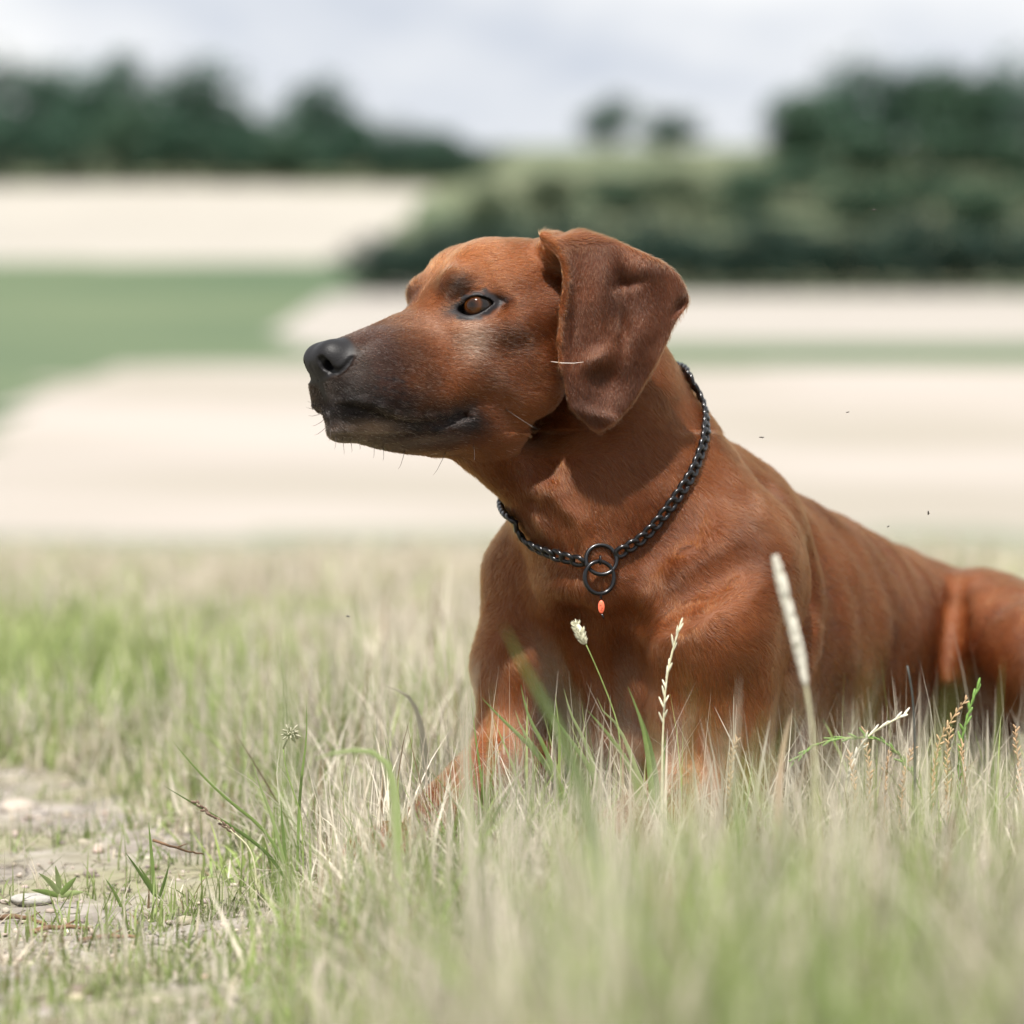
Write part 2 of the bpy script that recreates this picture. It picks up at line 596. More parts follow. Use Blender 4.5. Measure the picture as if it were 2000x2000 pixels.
def cone(a, b, ra, rb, k=0.01, op='u'):
    """tapered capsule"""
    a = np.asarray(a, float); b = np.asarray(b, float)
    m = max(ra, rb) + k + 0.006
    lo = np.minimum(a, b) - m; hi = np.maximum(a, b) + m
    ba = b - a; bb = float(ba @ ba)

    def fn(X, Y, Z):
        x = X - np.float32(a[0]); y = Y - np.float32(a[1]); z = Z - np.float32(a[2])
        t = np.clip((x * np.float32(ba[0]) + y * np.float32(ba[1]) + z * np.float32(ba[2])) / np.float32(bb), 0, 1)
        dx = x - t * np.float32(ba[0]); dy = y - t * np.float32(ba[1]); dz = z - t * np.float32(ba[2])
        return np.sqrt(dx * dx + dy * dy + dz * dz) - (np.float32(ra) + t * np.float32(rb - ra))
    apply(fn, lo, hi, k, op)


def chain_cone(pts, rs, k=0.012, op='u'):
    for i in range(len(pts) - 1):
        cone(pts[i], pts[i + 1], rs[i], rs[i + 1], k, op)


HAX = [HF, HU, HS]
BAX = [BF, BL, U0]


def hel(f, u, s, rf, ru, rs, k=18, op='u', both=False, axes=None):
    ax = HAX if axes is None else axes
    ellip(hl(f, u, s), np.array([rf, ru, rs]) * PXM, ax, k * PXM, op)
    if both:
        ellip(hl(f, u, -s), np.array([rf, ru, rs]) * PXM, ax, k * PXM, op)


def hcone(a, b, ra, rb, k=15, op='u', both=False):
    cone(hl(*a), hl(*b), ra * PXM, rb * PXM, k * PXM, op)
    if both:
        cone(hl(a[0], a[1], -a[2]), hl(b[0], b[1], -b[2]), ra * PXM, rb * PXM, k * PXM, op)


def head_coords(X, Y, Z):
    x = (X - np.float32(HO[0])) / np.float32(PXM); y = (Y - np.float32(HO[1])) / np.float32(PXM); z = (Z - np.float32(HO[2])) / np.float32(PXM)
    f = x * np.float32(HF[0]) + y * np.float32(HF[1]) + z * np.float32(HF[2])
    u = x * np.float32(HU[0]) + y * np.float32(HU[1]) + z * np.float32(HU[2])
    s = x * np.float32(HS[0]) + y * np.float32(HS[1]) + z * np.float32(HS[2])
    return f, u, s


def loft(fs, top, bot, wid, expo, taper, f0, f1, kcap0, kcap1, k, op='u'):
    cT = cat_rom(fs, top); cB = cat_rom(fs, bot); cW = cat_rom(fs, wid); cE = cat_rom(fs, expo); cK = cat_rom(fs, taper)
    pts = np.array([hl(f, u, s) for f in (f0 - 20, f1 + 20) for u in (min(bot) - 25, max(top) + 25) for s in (-max(wid) - 25, max(wid) + 25)])

    def fn(X, Y, Z):
        f, u, s = head_coords(X, Y, Z)
        ip = lambda c: np.interp(f.ravel(), c[0], c[1]).astype(np.float32).reshape(f.shape)
        T = ip(cT); B = ip(cB); W_ = ip(cW); E = ip(cE); K = ip(cK)
        cu = (T + B) / 2; hh = (T - B) / 2
        v = (u - cu) / hh
        ww = W_ * (1 - K * np.clip(v, -1.2, 1.2))
        a = np.abs(s) / ww
        r = (a ** E + np.abs(v) ** E + 1e-6) ** (1 / E)
        g = np.sqrt((a ** (E - 1) / ww) ** 2 + (np.abs(v) ** (E - 1) / hh) ** 2 + 1e-9) / (r ** (E - 1) + 1e-6)
        d = (r - 1) / np.maximum(g, 1e-3)
        d = np.clip(d, -80, 80)
        d = smax(d, f - np.float32(f1) + np.float32(0.62) * np.maximum(-u - np.float32(138), 0) * (np.float32(1) if f1 > 310 else np.float32(0)), np.float32(kcap1))
        d = smax(d, np.float32(f0) - f, np.float32(kcap0))
        return d * np.float32(PXM)
    apply(fn, pts.min(0), pts.max(0), k * PXM, op)


# ---- trunk, in body frame ----
def bel(p, q, z, rp, rq, rz, k=0.03, axes=None, op='u'):
    ellip(bl(p, q, z), [rp, rq, rz], BAX if axes is None else axes, k, op)


bel(-0.255, 0.0, 0.155, 0.235, 0.108, 0.128, 0.03)             # rib cage
bel(-0.43, 0.0, 0.150, 0.16, 0.088, 0.092, 0.05)               # loin and belly
bel(-0.60, 0.0, 0.122, 0.13, 0.090, 0.090, 0.05)               # rump
bel(-0.15, 0.0, 0.165, 0.115, 0.075, 0.125, 0.03)              # forechest
bel(-0.20, 0.02, 0.262, 0.070, 0.042, 0.042, 0.04)              # withers
# spine line
chain_cone([bl(-0.20, 0, .256), bl(-0.30, 0.0, .216), bl(-0.38, 0, .196), bl(-0.47, 0, .186), bl(-0.55, 0, .174), bl(-0.66, 0, .140)],
           [.044, .040, .039, .040, .042, .045], 0.03)
# sternum keel
cone(bl(-0.075, -0.008, 0.175), bl(-0.11, -0.01, 0.06), 0.038, 0.04, 0.03)
# shoulders + forelegs
for sgn in (1, -1):
    if sgn > 0:
        sh = bl(-0.05, 0.070, 0.185); scap_top = bl(-0.17, 0.050, 0.250)
        elbow = bl(-0.065, 0.072, 0.052)
        cone(scap_top, sh, 0.040, 0.052, 0.035)                      # shoulder blade muscle
        bel(-0.12, 0.080, 0.190, 0.080, 0.036, 0.080, 0.03)          # triceps mass
        cone(sh, elbow, 0.052, 0.045, 0.018)                         # upper arm
        wr = bl(0.125, 0.065, 0.034); paw = bl(0.19, 0.06, 0.026)
    else:
        sh = at(1050, 1120, .135); scap_top = bl(-0.19, -0.06, 0.265)
        elbow = at(1008, 1470, .115); elbow[2] = max(elbow[2], .06)
        cone(scap_top, sh, 0.038, 0.034, 0.03)
        cone(sh, at(1012, 1300, .115), 0.037, 0.031, 0.014)
        cone(at(1012, 1300, .115), elbow, 0.031, 0.027, 0.012)
        wr = at(850, 1580, 0.01); wr[2] = 0.045
        paw = at(785, 1632, -0.025); paw[2] = 0.030
    cone(elbow, wr, 0.042 if sgn > 0 else 0.029, 0.026 if sgn > 0 else 0.022, 0.02)                         # forearm
    dirp = unit((paw - wr) * [1, 1, 0])
    sidep = np.array([-dirp[1], dirp[0], 0])
    ellip(paw, [0.040, 0.030, 0.022], [dirp, sidep, U0], 0.015)  # paw
    for t, off in enumerate((-0.021, -0.0075, 0.0075, 0.021)):   # toes
        c = paw + dirp * (0.030 - 0.25 * abs(off)) + sidep * off + np.array([0, 0, -0.004])
        ellip(c, [0.021, 0.0085, 0.015], [dirp, sidep, U0], 0.004)
# hind legs: folded, knee raised beside the flank
for sgn in (1, -1):
    hip = bl(-0.61, 0.070 * sgn, 0.130)
    knee = bl(-0.495, 0.176 * sgn, 0.132)
    hock = bl(-0.66, 0.195 * sgn, 0.05)
    cone(hip, knee, 0.076, 0.048, 0.010)
    cone(knee, hock, 0.046, 0.030, 0.02)
    toe = bl(-0.56, 0.225 * sgn, 0.026)
    cone(hock, toe, 0.028, 0.024, 0.015)
    ellip(toe, [0.04, 0.03, 0.022], BAX, 0.015)
# tail
chain_cone([bl(-0.68, 0, .10), bl(-0.80, -0.04, .04), bl(-0.92, -0.12, .03), bl(-1.0, -0.2, .025)], [.035, .022, .016, .01], 0.03)

# ---- neck, placed in the world ----
chain_cone([at(1110, 620, .085), at(1176, 790, .092), at(1190, 940, .100), at(1228, 1085, .125)], [.050, .054, .061, .080], 0.025)
chain_cone([at(1178, 735, .105), at(1240, 848, .13), bl(-0.20, 0, .262)], [.036, .044, .050], 0.03)
cone(at(1190, 1000, .088), bl(-0.075, -0.005, 0.18), .055, .044, 0.03)
cone(at(1130, 930, .055), at(1165, 1120, .06), .022, .04, 0.03)
cone(hl(15, -232, 0), at(1100, 990, .078), .016, .027, 0.03)           # front of the throat
cone(at(1320, 960, .110), at(1410, 1130, .065), .048, .046, 0.035)         # neck to left shoulder
cone(at(1090, 1000, .135), at(1058, 1120, .135), .030, .034, 0.025)         # neck to right shoulder
# loose skin folds at the throat and the crease between chest and left shoulder are laid on the surface
def lay(lst, dy):
    return [(lambda p: (at(a_, b_, .05) if p is None else p + np.array([0, dy, 0])))(on_surface(a_, b_)) for a_, b_ in lst]


def on_surface(px, py, y0=-0.12, y1=0.75):
    """first point of the dog hit by the line of sight through a photo pixel"""
    d = ray(px, py)
    ys = np.linspace(y0, y1, 1300)
    P = CAMP[None, :] + d[None, :] * ((ys + DIST) / d[1])[:, None]
    ok = (P[:, 0] > GX[0]) & (P[:, 0] < GX[-1]) & (P[:, 2] > GZ[0]) & (P[:, 2] < GZ[-1])
    v = np.where(ok, sample(VOL, P), 1)
    i = np.argmax(v < 0)
    return P[i] if v[i] < 0 else None


def sample(V, P):
    """trilinear value at points"""
    r = []
    for G, p in ((GX, P[:, 0]), (GY, P[:, 1]), (GZ, P[:, 2])):
        i = np.clip(np.searchsorted(G, p) - 1, 0, len(G) - 2)
        t = np.clip((p - G[i]) / (G[i + 1] - G[i]), 0, 1)
        r.append((i, t))
    (i, a), (j, b), (k, c) = r
    v = 0
    for di, wa in ((0, 1 - a), (1, a)):
        for dj, wb in ((0, 1 - b), (1, b)):
            for dk, wc in ((0, 1 - c), (1, c)):
                v = v + V[i + di, j + dj, k + dk] * wa * wb * wc
    return v


for lst, r in (([(1048, 955), (1082, 1012), (1104, 1070)], .006), ([(1082, 965), (1118, 1025), (1140, 1080)], .006)):
    chain_cone(lay(lst, .0015), [r * .7, r, r * .6], 0.014)
for lst, r in (([(1040, 985), (1066, 1020), (1090, 1078)], .004), ([(1068, 985), (1100, 1030), (1122, 1080)], .004)):
    chain_cone(lay(lst, -.001), [r * .6, r, r * .6], 0.010, 's')
chain_cone(lay([(1450, 1085), (1390, 1125), (1320, 1165), (1250, 1215)], -.003), [.003, .006, .007, .004], 0.03, 's')
chain_cone(lay([(1235, 1230), (1220, 1320), (1205, 1430)], -.001), [.006, .013, .016], 0.025, 's')
chain_cone(lay([(1120, 1220), (1110, 1320), (1100, 1430)], -.001), [.005, .012, .014], 0.03, 's')
chain_cone(lay([(1592, 1090), (1600, 1160), (1585, 1230), (1560, 1300)], -.002), [.003, .006, .006, .004], 0.025, 's')

chain_cone(lay([(1874, 1150), (1866, 1185), (1858, 1225), (1848, 1285)], .002), [.004, .007, .010, .012], 0.016, 's')
# ---- head ----
fs = [-300, -250, -180, -100, -30, 20, 60, 100, 150, 220, 280, 320, 350]
loft(fs,
     [70, 118, 142, 145, 132, 100, 58, 12, -10, -37, -56, -66, -84],
     [-40, -110, -165, -190, -205, -215, -225, -236, -240, -232, -214, -204, -200],
     [95, 122, 146, 150, 138, 118, 104, 96, 92, 84, 76, 67, 58],
     [2.1, 2.1, 2.2, 2.3, 2.4, 2.4, 2.5, 2.6, 2.7, 2.8, 2.8, 2.6, 2.5],
     [0, 0, .02, .05, .08, .14, .2, .22, .22, .20, .16, .12, .1],
     -285, 322, 70, 46, 22)
# lower jaw
fj = [0, 50, 100, 150, 200, 250, 290, 310]
loft(fj, [-150] * 8,
     [-286, -284, -279, -271, -264, -254, -243, -232],
     [92, 88, 82, 76, 69, 60, 50, 42], [2.4] * 8, [-.06] * 8, 0, 303, 60, 40, 14)
# back of the jaw, cheek muscle, cheekbone
hel(-95, -125, 100, 85, 95, 52, 40, both=True)
hcone((40, -45, 74), (-60, -40, 118), 34, 36, 30, both=True)
hcone((-60, -40, 118), (-160, -10, 128), 36, 40, 30, both=True)
hel(-40, -225, 45, 75, 55, 45, 45, both=True)
# forehead halves and brow ridges
hel(-45, 82, 48, 70, 48, 46, 35, both=True)
hel(34, 46, 62, 36, 34, 30, 26, both=True)
# forehead furrow

# orbit hollow and hollow in front of the eye
hel(52, 4, 122, 52, 30, 40, 34, 's', both=True)
hel(10, 0, 128, 34, 22, 32, 24, 's', both=True)
# soft groove on the cheek and behind the lip corner
hcone((-20, -105, 168), (-70, -165, 178), 24, 20, 40, 's', both=True)
# bump under the eye (muzzle flank) and whisker pad
hel(175, -120, 62, 95, 72, 34, 40, both=True)
hel(232, -165, 48, 62, 42, 38, 30, both=True)
# wart on the cheek
hel(-50, -198, 139, 7, 6, 6, 10)
# ---- eyes ----
EYE_R = 33.0
EYE_C = {1: (0, -2, 80), -1: (0, -2, -80)}
EA = math.radians(43)         # the eye looks this far out from straight ahead
for sg in (1, -1):
    c = EYE_C[sg]
    ed = unit(HF * math.cos(EA) + HS * sg * math.sin(EA))
    es = unit(HS * sg * math.cos(EA) - HF * math.sin(EA))    # towards outer corner
    hel(*c, EYE_R + 7.5, EYE_R + 7.5, EYE_R + 7.5, 15)
    # almond opening: two offset cylinders along the gaze direction
    C = hl(*c)

    def almond(X, Y, Z, C=C, ed=ed, es=es):
        x = (X - np.float32(C[0])) / np.float32(PXM); y = (Y - np.float32(C[1])) / np.float32(PXM); z = (Z - np.float32(C[2])) / np.float32(PXM)
        g = x * np.float32(ed[0]) + y * np.float32(ed[1]) + z * np.float32(ed[2])
        h = x * np.float32(es[0]) + y * np.float32(es[1]) + z * np.float32(es[2])
        v = x * np.float32(HU[0]) + y * np.float32(HU[1]) + z * np.float32(HU[2])
        v = v - 0.13 * h - np.float32(1.0)                       # outer corner higher
        d1 = np.sqrt(h * h + (v + 26) ** 2) - np.float32(44)
        d2 = np.sqrt(h * h + (v - 27) ** 2) - np.float32(45)
        d = smax(d1, d2, np.float32(3))
        d = np.maximum(d, np.float32(8) - g)
        return d * np.float32(PXM)
    R = (EYE_R + 24) * PXM
    apply(almond, C - R, C + R, 3 * PXM, 's')
    pts = []
    for h, v in ((-30, 22), (-12, 31), (8, 32), (28, 24), (46, 12), (62, 2)):
        g = math.sqrt(max(60, (EYE_R + 11) ** 2 - h * h - v * v))
        pts.append(C + (es * h + HU * v + ed * (g + 1)) * PXM)
    chain_cone(pts, [2 * PXM, 3 * PXM, 3 * PXM, 3 * PXM, 2.5 * PXM, 2 * PXM], 7 * PXM, 's')

# ---- nose ----
hel(293, -98, 0, 46, 39, 53, 14)
hel(305, -92, 26, 29, 29, 26, 14, both=True)
hel(294, -142, 0, 18, 34, 22, 16)                                  # philtrum column
hel(266, -158, 34, 38, 38, 34, 26, both=True)
NOS = []
for (a_, b_) in ((628, 704), (634, 713), (645, 723), (659, 727), (670, 721), (680, 710), (689, 698)):
    p_ = on_surface(a_, b_)
    NOS.append([(p_ - HO) @ ax / PXM for ax in HAX])
NOS = np.array(NOS)
for sg in (1, -1):
    P_ = [hl(q[0], q[1], q[2] * sg) for q in NOS]
    chain_cone(P_, [q * PXM for q in (9.5, 11, 8.5, 7, 6, 5.5, 3)], 3 * PXM, 's')
    hcone((NOS[1][0], NOS[1][1], NOS[1][2] * sg), (NOS[1][0] - 22, NOS[1][1] + 2, (NOS[1][2] - 8) * sg), 11, 9, 3, 's')
hcone((342, -108, 0), (318, -190, 0), 3.5, 3.5, 7, 's')                # philtrum groove

# ---- mouth line ----
MOUTH = np.array([(318, -194), (300, -192), (274, -199), (238, -212), (206, -224), (167, -230), (126, -230), (85, -224), (52, -214)], float)


def poly_dist(a, b, P):
    d = None
    for i in range(len(P) - 1):
        ax, ay = P[i]; bx, by = P[i + 1]
        dx, dy = bx - ax, by - ay
        t = np.clip(((a - ax) * dx + (b - ay) * dy) / (dx * dx + dy * dy), 0, 1)
        q = np.sqrt((a - ax - t * dx) ** 2 + (b - ay - t * dy) ** 2)
        d = q if d is None else np.minimum(d, q)
    return d


def mouth_cut(X, Y, Z):
    f, u, s = head_coords(X, Y, Z)
    d = poly_dist(f, u, MOUTH.astype(np.float32)) - np.float32(7.5)
    wid = np.interp(f.ravel(), [0, 100, 250, 300, 335], [78, 74, 58, 40, 0]).astype(np.float32).reshape(f.shape)
    return np.maximum(d, wid - np.abs(s)) * np.float32(PXM)




def side_s(f, u):
    ss = np.linspace(150, 10, 281)
    P = HO[None, :] + (HF[None, :] * f + HU[None, :] * u + HS[None, :] * ss[:, None]) * PXM
    v = sample(VOL, P)
    i = int(np.argmax(v < 0))
    return float(ss[i])


lipr = [(f, u + 13, side_s(f, u + 13)) for f, u in MOUTH[1:-1]]
for sg in (1, -1):
    chain_cone([hl(f, u, (s - 5) * sg) for f, u, s in lipr], [7 * PXM] + [9 * PXM] * (len(lipr) - 2) + [6 * PXM], 12 * PXM)
mp_ = np.array([hl(f, u, s) for f in (40, 355) for u in (-245, -180) for s in (-130, 130)])
apply(mouth_cut, mp_.min(0), mp_.max(0), 9 * PXM, 's')
# lower lip slightly rolled, chin
hel(262, -232, 0, 42, 22, 46, 14)

# ---- ears ----
EAR = np.array([(1062, 456), (1086, 462), (1112, 458), (1143, 453), (1172, 459), (1203, 470), (1250, 490), (1295, 509), (1320, 527), (1338, 548), (1352, 585),
                (1341, 606), (1327, 622), (1316, 642), (1308, 663), (1295, 692), (1277, 722), (1258, 756), (1238, 790), (1206, 824), (1173, 844), (1156, 841), (1138, 824),
                (1120, 808), (1108, 790), (1100, 755), (1095, 720), (1092, 663), (1099, 611), (1110, 550), (1104, 507), (1086, 478)], float)


def ear_depth(a, b):
    """world y of the ear's mid surface at photo pixel (a,b)"""
    u = (a - 1195) / 150.0
    v = (b - 650) / 190.0
    y = -0.009 + 0.014 * np.maximum(u, 0) ** 2 + 0.006 * u + 0.006 * np.clip(u, -1, 0) ** 2
    y = y + 0.016 * np.clip(-v - 0.45, 0, 1) ** 1.5 + 0.004 * np.clip(v, 0, 1) ** 2

    def g(cx, cy, sx, sy, ang=0.0):
        ca, sa = math.cos(ang), math.sin(ang)
        p = ((a - cx) * ca + (b - cy) * sa) / sx; q = (-(a - cx) * sa + (b - cy) * ca) / sy
        return np.exp(-(p * p + q * q))
    y = y + 0.0050 * g(1214, 552, 14, 34, -0.15) + 0.0028 * g(1230, 552, 26, 9, -.2)
    y = y - 0.0045 * g(1258, 520, 40, 30, .5) - 0.003 * g(1180, 560, 24, 80, .05)
    y = y + 0.0045 * g(1218, 640, 11, 60, .05) - 0.0038 * g(1262, 640, 26, 60, .2)
    y = y + 0.005 * g(1190, 745, 34, 40, 0.4) - 0.0048 * g(1165, 700, 30, 18, -.6) - 0.003 * g(1175, 812, 45, 12, .3)
    y = y + 0.0055 * g(1328, 598, 20, 8, -.9)
    y = y + 0.003 * g(1120, 640, 10, 130, .05)
    return y


def sd_poly(a, b, P):
    d = None; ins = np.zeros(a.shape, dtype=bool)
    n = len(P)
    for i in range(n):
        ax, ay = P[i]; bx, by = P[(i + 1) % n]
        dx, dy = bx - ax, by - ay
        t = np.clip(((a - ax) * dx + (b - ay) * dy) / (dx * dx + dy * dy), 0, 1)
        q = (a - ax - t * dx) ** 2 + (b - ay - t * dy) ** 2
        d = q if d is None else np.minimum(d, q)
        c = ((ay > b) != (by > b)) & (a < (bx - ax) * (b - ay) / (by - ay + 1e-9) + ax)
        ins ^= c
    d = np.sqrt(d)
    return np.where(ins, -d, d)


def smooth_poly(P, it=2):
    for _ in range(it):
        Q = []
        for i in range(len(P)):
            a, b = P[i], P[(i + 1) % len(P)]
            Q += [a * .75 + b * .25, a * .25 + b * .75]
        P = np.array(Q)
    return P


EARS = smooth_poly(EAR, 1)
# the outline as real points of the world: (x, z) in the plane y = EAR_Y
EAR_Y = 0.0
EARW = np.array([at(p[0], p[1], EAR_Y) for p in EARS])


def px_of(X, Z):
    """inverse of at() in the ear plane (small angles)"""
    k = (EAR_Y + DIST)
    xx = X * FPX / k
    dz = (Z - CAM_H) / k                       # tan of elevation
    yy = np.tan(np.arctan(dz) + PITCH) * FPX
    return 1000 + xx * math.cos(PITCH), 1000 - yy


def ear_near(X, Y, Z):
    Xb = np.broadcast_to(X, (X.shape[0], 1, Z.shape[2])).astype(np.float64)
    Zb = np.broadcast_to(Z, (X.shape[0], 1, Z.shape[2])).astype(np.float64)
    a, b = px_of(Xb, Zb)
    dp = sd_poly(a, b, EARS) * PXM
    y = ear_depth(a, b)
    thick = 0.0019 + 0.0016 * np.clip((560 - b) / 100, 0, 1)
    g = 0.93
    dd = np.abs(Y - y.astype(np.float32)) * np.float32(g) - thick.astype(np.float32)
    d = smax(dd, (dp + 0.0004).astype(np.float32), np.float32(0.0035))
    return d.astype(np.float32)


apply(ear_near, EARW.min(0) - [0.01, 0.05, 0.01], EARW.max(0) + [0.01, 0.06, 0.01], 0.0025)
# rolled front edge
roll = [(1064, 462), (1084, 478), (1103, 507), (1108, 550), (1099, 611), (1094, 663), (1096, 720)]
chain_cone([at(a, b, float(ear_depth(np.float64(a), np.float64(b))) - 0.0005) for a, b in roll], [.0040, .0036, .0032, .0029, .0026, .0023, .002], 0.0025)
# ear base where it joins the skull
cone(at(1082, 478, .012), hl(-190, 92, 85), .009, .020, 0.010)
cone(at(1130, 478, .006), hl(-215, 72, 85), .009, .020, 0.010)
cone(at(1180, 505, .006), hl(-235, 40, 80), .009, .022, 0.010)
# far ear, hanging on the other side
ea = [HF, HU, HS]
hel(-180, -45, -172, 78, 165, 11, 10)
hcone((-190, 95, -95), (-185, 70, -160), 26, 16, 16)


# ---- gentle unevenness of flesh ----
def wave(X, Y, Z):
    r = np.random.default_rng(3)
    d = 0
    for i in range(10):
        v = unit(r.normal(size=3)) * (2 * math.pi / r.uniform(0.035, 0.12))
        d = d + np.sin(X * np.float32(v[0]) + Y * np.float32(v[1]) + Z * np.float32(v[2]) + np.float32(r.uniform(0, 6)))
    return d * np.float32(0.00042)


apply(wave, (-.2, -.2, 0), (.65, .8, .33), 1, 'add')


# ---- surface nets ----
def surface_nets(V, GX, GY, GZ):
    S = V < 0
    nx, ny, nz_ = V.shape
    c = np.zeros((nx - 1, ny - 1, nz_ - 1), dtype=np.uint8)
    for i in (0, 1):
        for j in (0, 1):
            for k in (0, 1):
                c += S[i:nx - 1 + i, j:ny - 1 + j, k:nz_ - 1 + k]
    act = (c > 0) & (c < 8)
    I, J, K = np.nonzero(act)
    idx = np.full(act.shape, -1, dtype=np.int32)
    idx[I, J, K] = np.arange(len(I))
    acc = np.zeros((len(I), 3)); cnt = np.zeros(len(I))
    co = (GX, GY, GZ)
    for axis_ in range(3):
        o = [a for a in range(3) if a != axis_]
        for b0 in (0, 1):
            for b1 in (0, 1):
                A = [I, J, K]; B = [I, J, K]
                off = [0, 0, 0]; off[o[0]] = b0; off[o[1]] = b1
                A = [A[t] + off[t] for t in range(3)]
                off2 = list(off); off2[axis_] = 1
                B = [B[t] + off2[t] for t in range(3)]
                va = V[A[0], A[1], A[2]]; vb = V[B[0], B[1], B[2]]
                m = (va < 0) != (vb < 0)
                t_ = np.where(m, va / np.where(m, va - vb, 1), 0)
                P = np.stack([co[q][A[q]] + (co[q][B[q]] - co[q][A[q]]) * (t_ if q == axis_ else 0) for q in range(3)], 1)
                acc += P * m[:, None]; cnt += m
    verts = acc / cnt[:, None]
    faces = []
    for axis_ in range(3):
        sl0 = [slice(1, -1)] * 3; sl1 = [slice(1, -1)] * 3
        sl0[axis_] = slice(0, -1); sl1[axis_] = slice(1, None)
        a = S[tuple(sl0)]; b = S[tuple(sl1)]
        E = np.nonzero(a != b)
        e = [E[0].copy(), E[1].copy(), E[2].copy()]
        o1, o2 = (axis_ + 1) % 3, (axis_ + 2) % 3
        for q in range(3):
            if q != axis_: e[q] = e[q] + 1
        def cell(d1, d2):
            q = [e[0], e[1], e[2]]
            q[o1] = q[o1] + d1; q[o2] = q[o2] + d2
            return idx[q[0], q[1], q[2]]
        quad = np.stack([cell(-1, -1), cell(0, -1), cell(0, 0), cell(-1, 0)], 1)
        flip = ~a[E]
        quad[flip] = quad[flip][:, ::-1]
        faces.append(quad)
    return verts, np.concatenate(faces)


def grad(V, P, h=0.0012):
    g = np.empty_like(P)
    for q in range(3):
        e = np.zeros(3); e[q] = h
        g[:, q] = sample(V, P + e) - sample(V, P - e)
    return g / (2 * h)


DV, DFc = surface_nets(VOL, GX, GY, GZ)
# keep only the biggest connected piece (drop stray islands)
par = np.arange(len(DV))
for _ in range(60):
    mn = np.minimum.reduce([par[DFc[:, q]] for q in range(4)])
    new = par.copy()
    for q in range(4): np.minimum.at(new, DFc[:, q], mn)
    new = new[new]
    if (new == par).all(): break
    par = new
for _ in range(400):
    mn = np.minimum.reduce([par[DFc[:, q]] for q in range(4)])
    new = par.copy()
    for q in range(4): np.minimum.at(new, DFc[:, q], mn)
    new = new[new][new[new]]
    if (new == par).all(): break
    par = new
root_id = np.bincount(par).argmax()
keepv = par == root_id
remap = np.cumsum(keepv) - 1
DFc = remap[DFc[keepv[DFc[:, 0]]]]
DV = DV[keepv]
# relax + re-project on the implicit surface
for it in range(3):
    acc = np.zeros_like(DV); cnt = np.zeros(len(DV))
    for q in range(4):
        for q2 in (1, 3):
            np.add.at(acc, DFc[:, q], DV[DFc[:, (q + q2) % 4]]); np.add.at(cnt, DFc[:, q], 1)
    DV = DV * 0.45 + 0.55 * acc / cnt[:, None]
    if it < 2:
        g = grad(VOL, DV); gn = (g * g).sum(1) + 1e-3
        st = g * (sample(VOL, DV) / gn)[:, None]
        ln = np.linalg.norm(st, axis=1)
        st *= np.minimum(1, 0.0012 / (ln + 1e-9))[:, None]
        DV = DV - st * 0.9
DN = grad(VOL, DV, 0.0016)
DN /= np.linalg.norm(DN, axis=1)[:, None] + 1e-9


# ---- coat colour of each point (fur markings plus some painted light and shade) ----
def proj_px(P):
    d = P - CAMP
    zf = d @ C_F
    return 1000 + FPX * (d @ C_R) / zf, 1000 - FPX * (d @ C_U) / zf


hf, hu, hs = [(DV - HO) @ a / PXM for a in (HF, HU, HS)]
bp_, bq_, bz_ = (DV - BO) @ BF, (DV - BO) @ BL, DV[:, 2]


def sm(x, a, b):
    t = np.clip((x - a) / (b - a), 0, 1)
    return t * t * (3 - 2 * t)


def gauss(cf, cu, rf, ru, cs=None, rs=None):
    e = ((hf - cf) / rf) ** 2 + ((hu - cu) / ru) ** 2
    if cs is not None: e = e + ((np.abs(hs) - cs) / rs) ** 2
    return np.exp(-e)


def fnoise(P, wl, seed, n=8):
    r = np.random.default_rng(seed); d = 0
    for i in range(n):
        v = unit(r.normal(size=3)) * (2 * math.pi / (wl * r.uniform(.6, 1.6)))
        d = d + np.sin(P @ v + r.uniform(0, 6))
    return d / n ** .5


RED = np.array([0.093, 0.0252, 0.0056])
LIGHT = np.array([0.225, 0.076, 0.0235])
DARK = np.array([0.034, 0.0108, 0.0036])
MASK = np.array([0.0070, 0.0042, 0.0030])
GREY = np.array([0.40, 0.27, 0.19])
BLACK = np.array([0.010, 0.009, 0.010])
EARC = np.array([0.066, 0.0205, 0.0085])

inhead = sm(hu, -330, -290) * sm(-hf, -420, 320) * (np.abs(hs) < 260)
fr = (~((hu < -295) | (hf < -300))).astype(float)
col = np.tile(RED, (len(DV), 1))


def mixc(c, wgt):
    global col
    wgt = np.clip(wgt, 0, 1)[:, None]
    col = col * (1 - wgt) + np.asarray(c) * wgt


mixc(LIGHT, 0.35 * np.clip(fnoise(DV, 0.09, 4) * .5 + .5, 0, 1))
mixc(DARK, 0.30 * np.clip(fnoise(DV, 0.06, 5) * .6, 0, 1))
# sunlit tone painted on the front of the forelegs and the forehead
mixc(LIGHT, .55 * np.exp(-(((bp_ + .03) / .09) ** 2 + ((np.abs(bq_) - .085) / .06) ** 2 + ((bz_ - .12) / .08) ** 2)))
mixc(LIGHT, .75 * fr * sm(hu, 25, 95) * sm(hf, -200, -60))
# muzzle mask
mz = fr * sm(hf + 0.20 * (-hu - 60) + 14 * fnoise(DV, .02, 6), 70, 240)
mixc(DARK * [.55, .56, .56], mz * .92)
mixc(MASK * 1.9, fr * sm(hf - 0.15 * hu + 12 * fnoise(DV, .015, 7), 240, 325) * .92)
dl = poly_dist(hf, hu, MOUTH)
mixc(MASK, fr * (hf > 0) * np.exp(-(np.maximum(dl - 8, 0) / 28.0) ** 2) * (.92 + .1 * fnoise(DV, .012, 8)))  # black lips, plus painted shade in the mouth crease
mixc(MASK, fr * gauss(40, -232, 55, 32) * .92)
mixc(MASK * 1.6, fr * sm(-hu, 235, 262) * sm(hf, 20, 80) * .55)  # shade under the jaw painted in with the mask colour
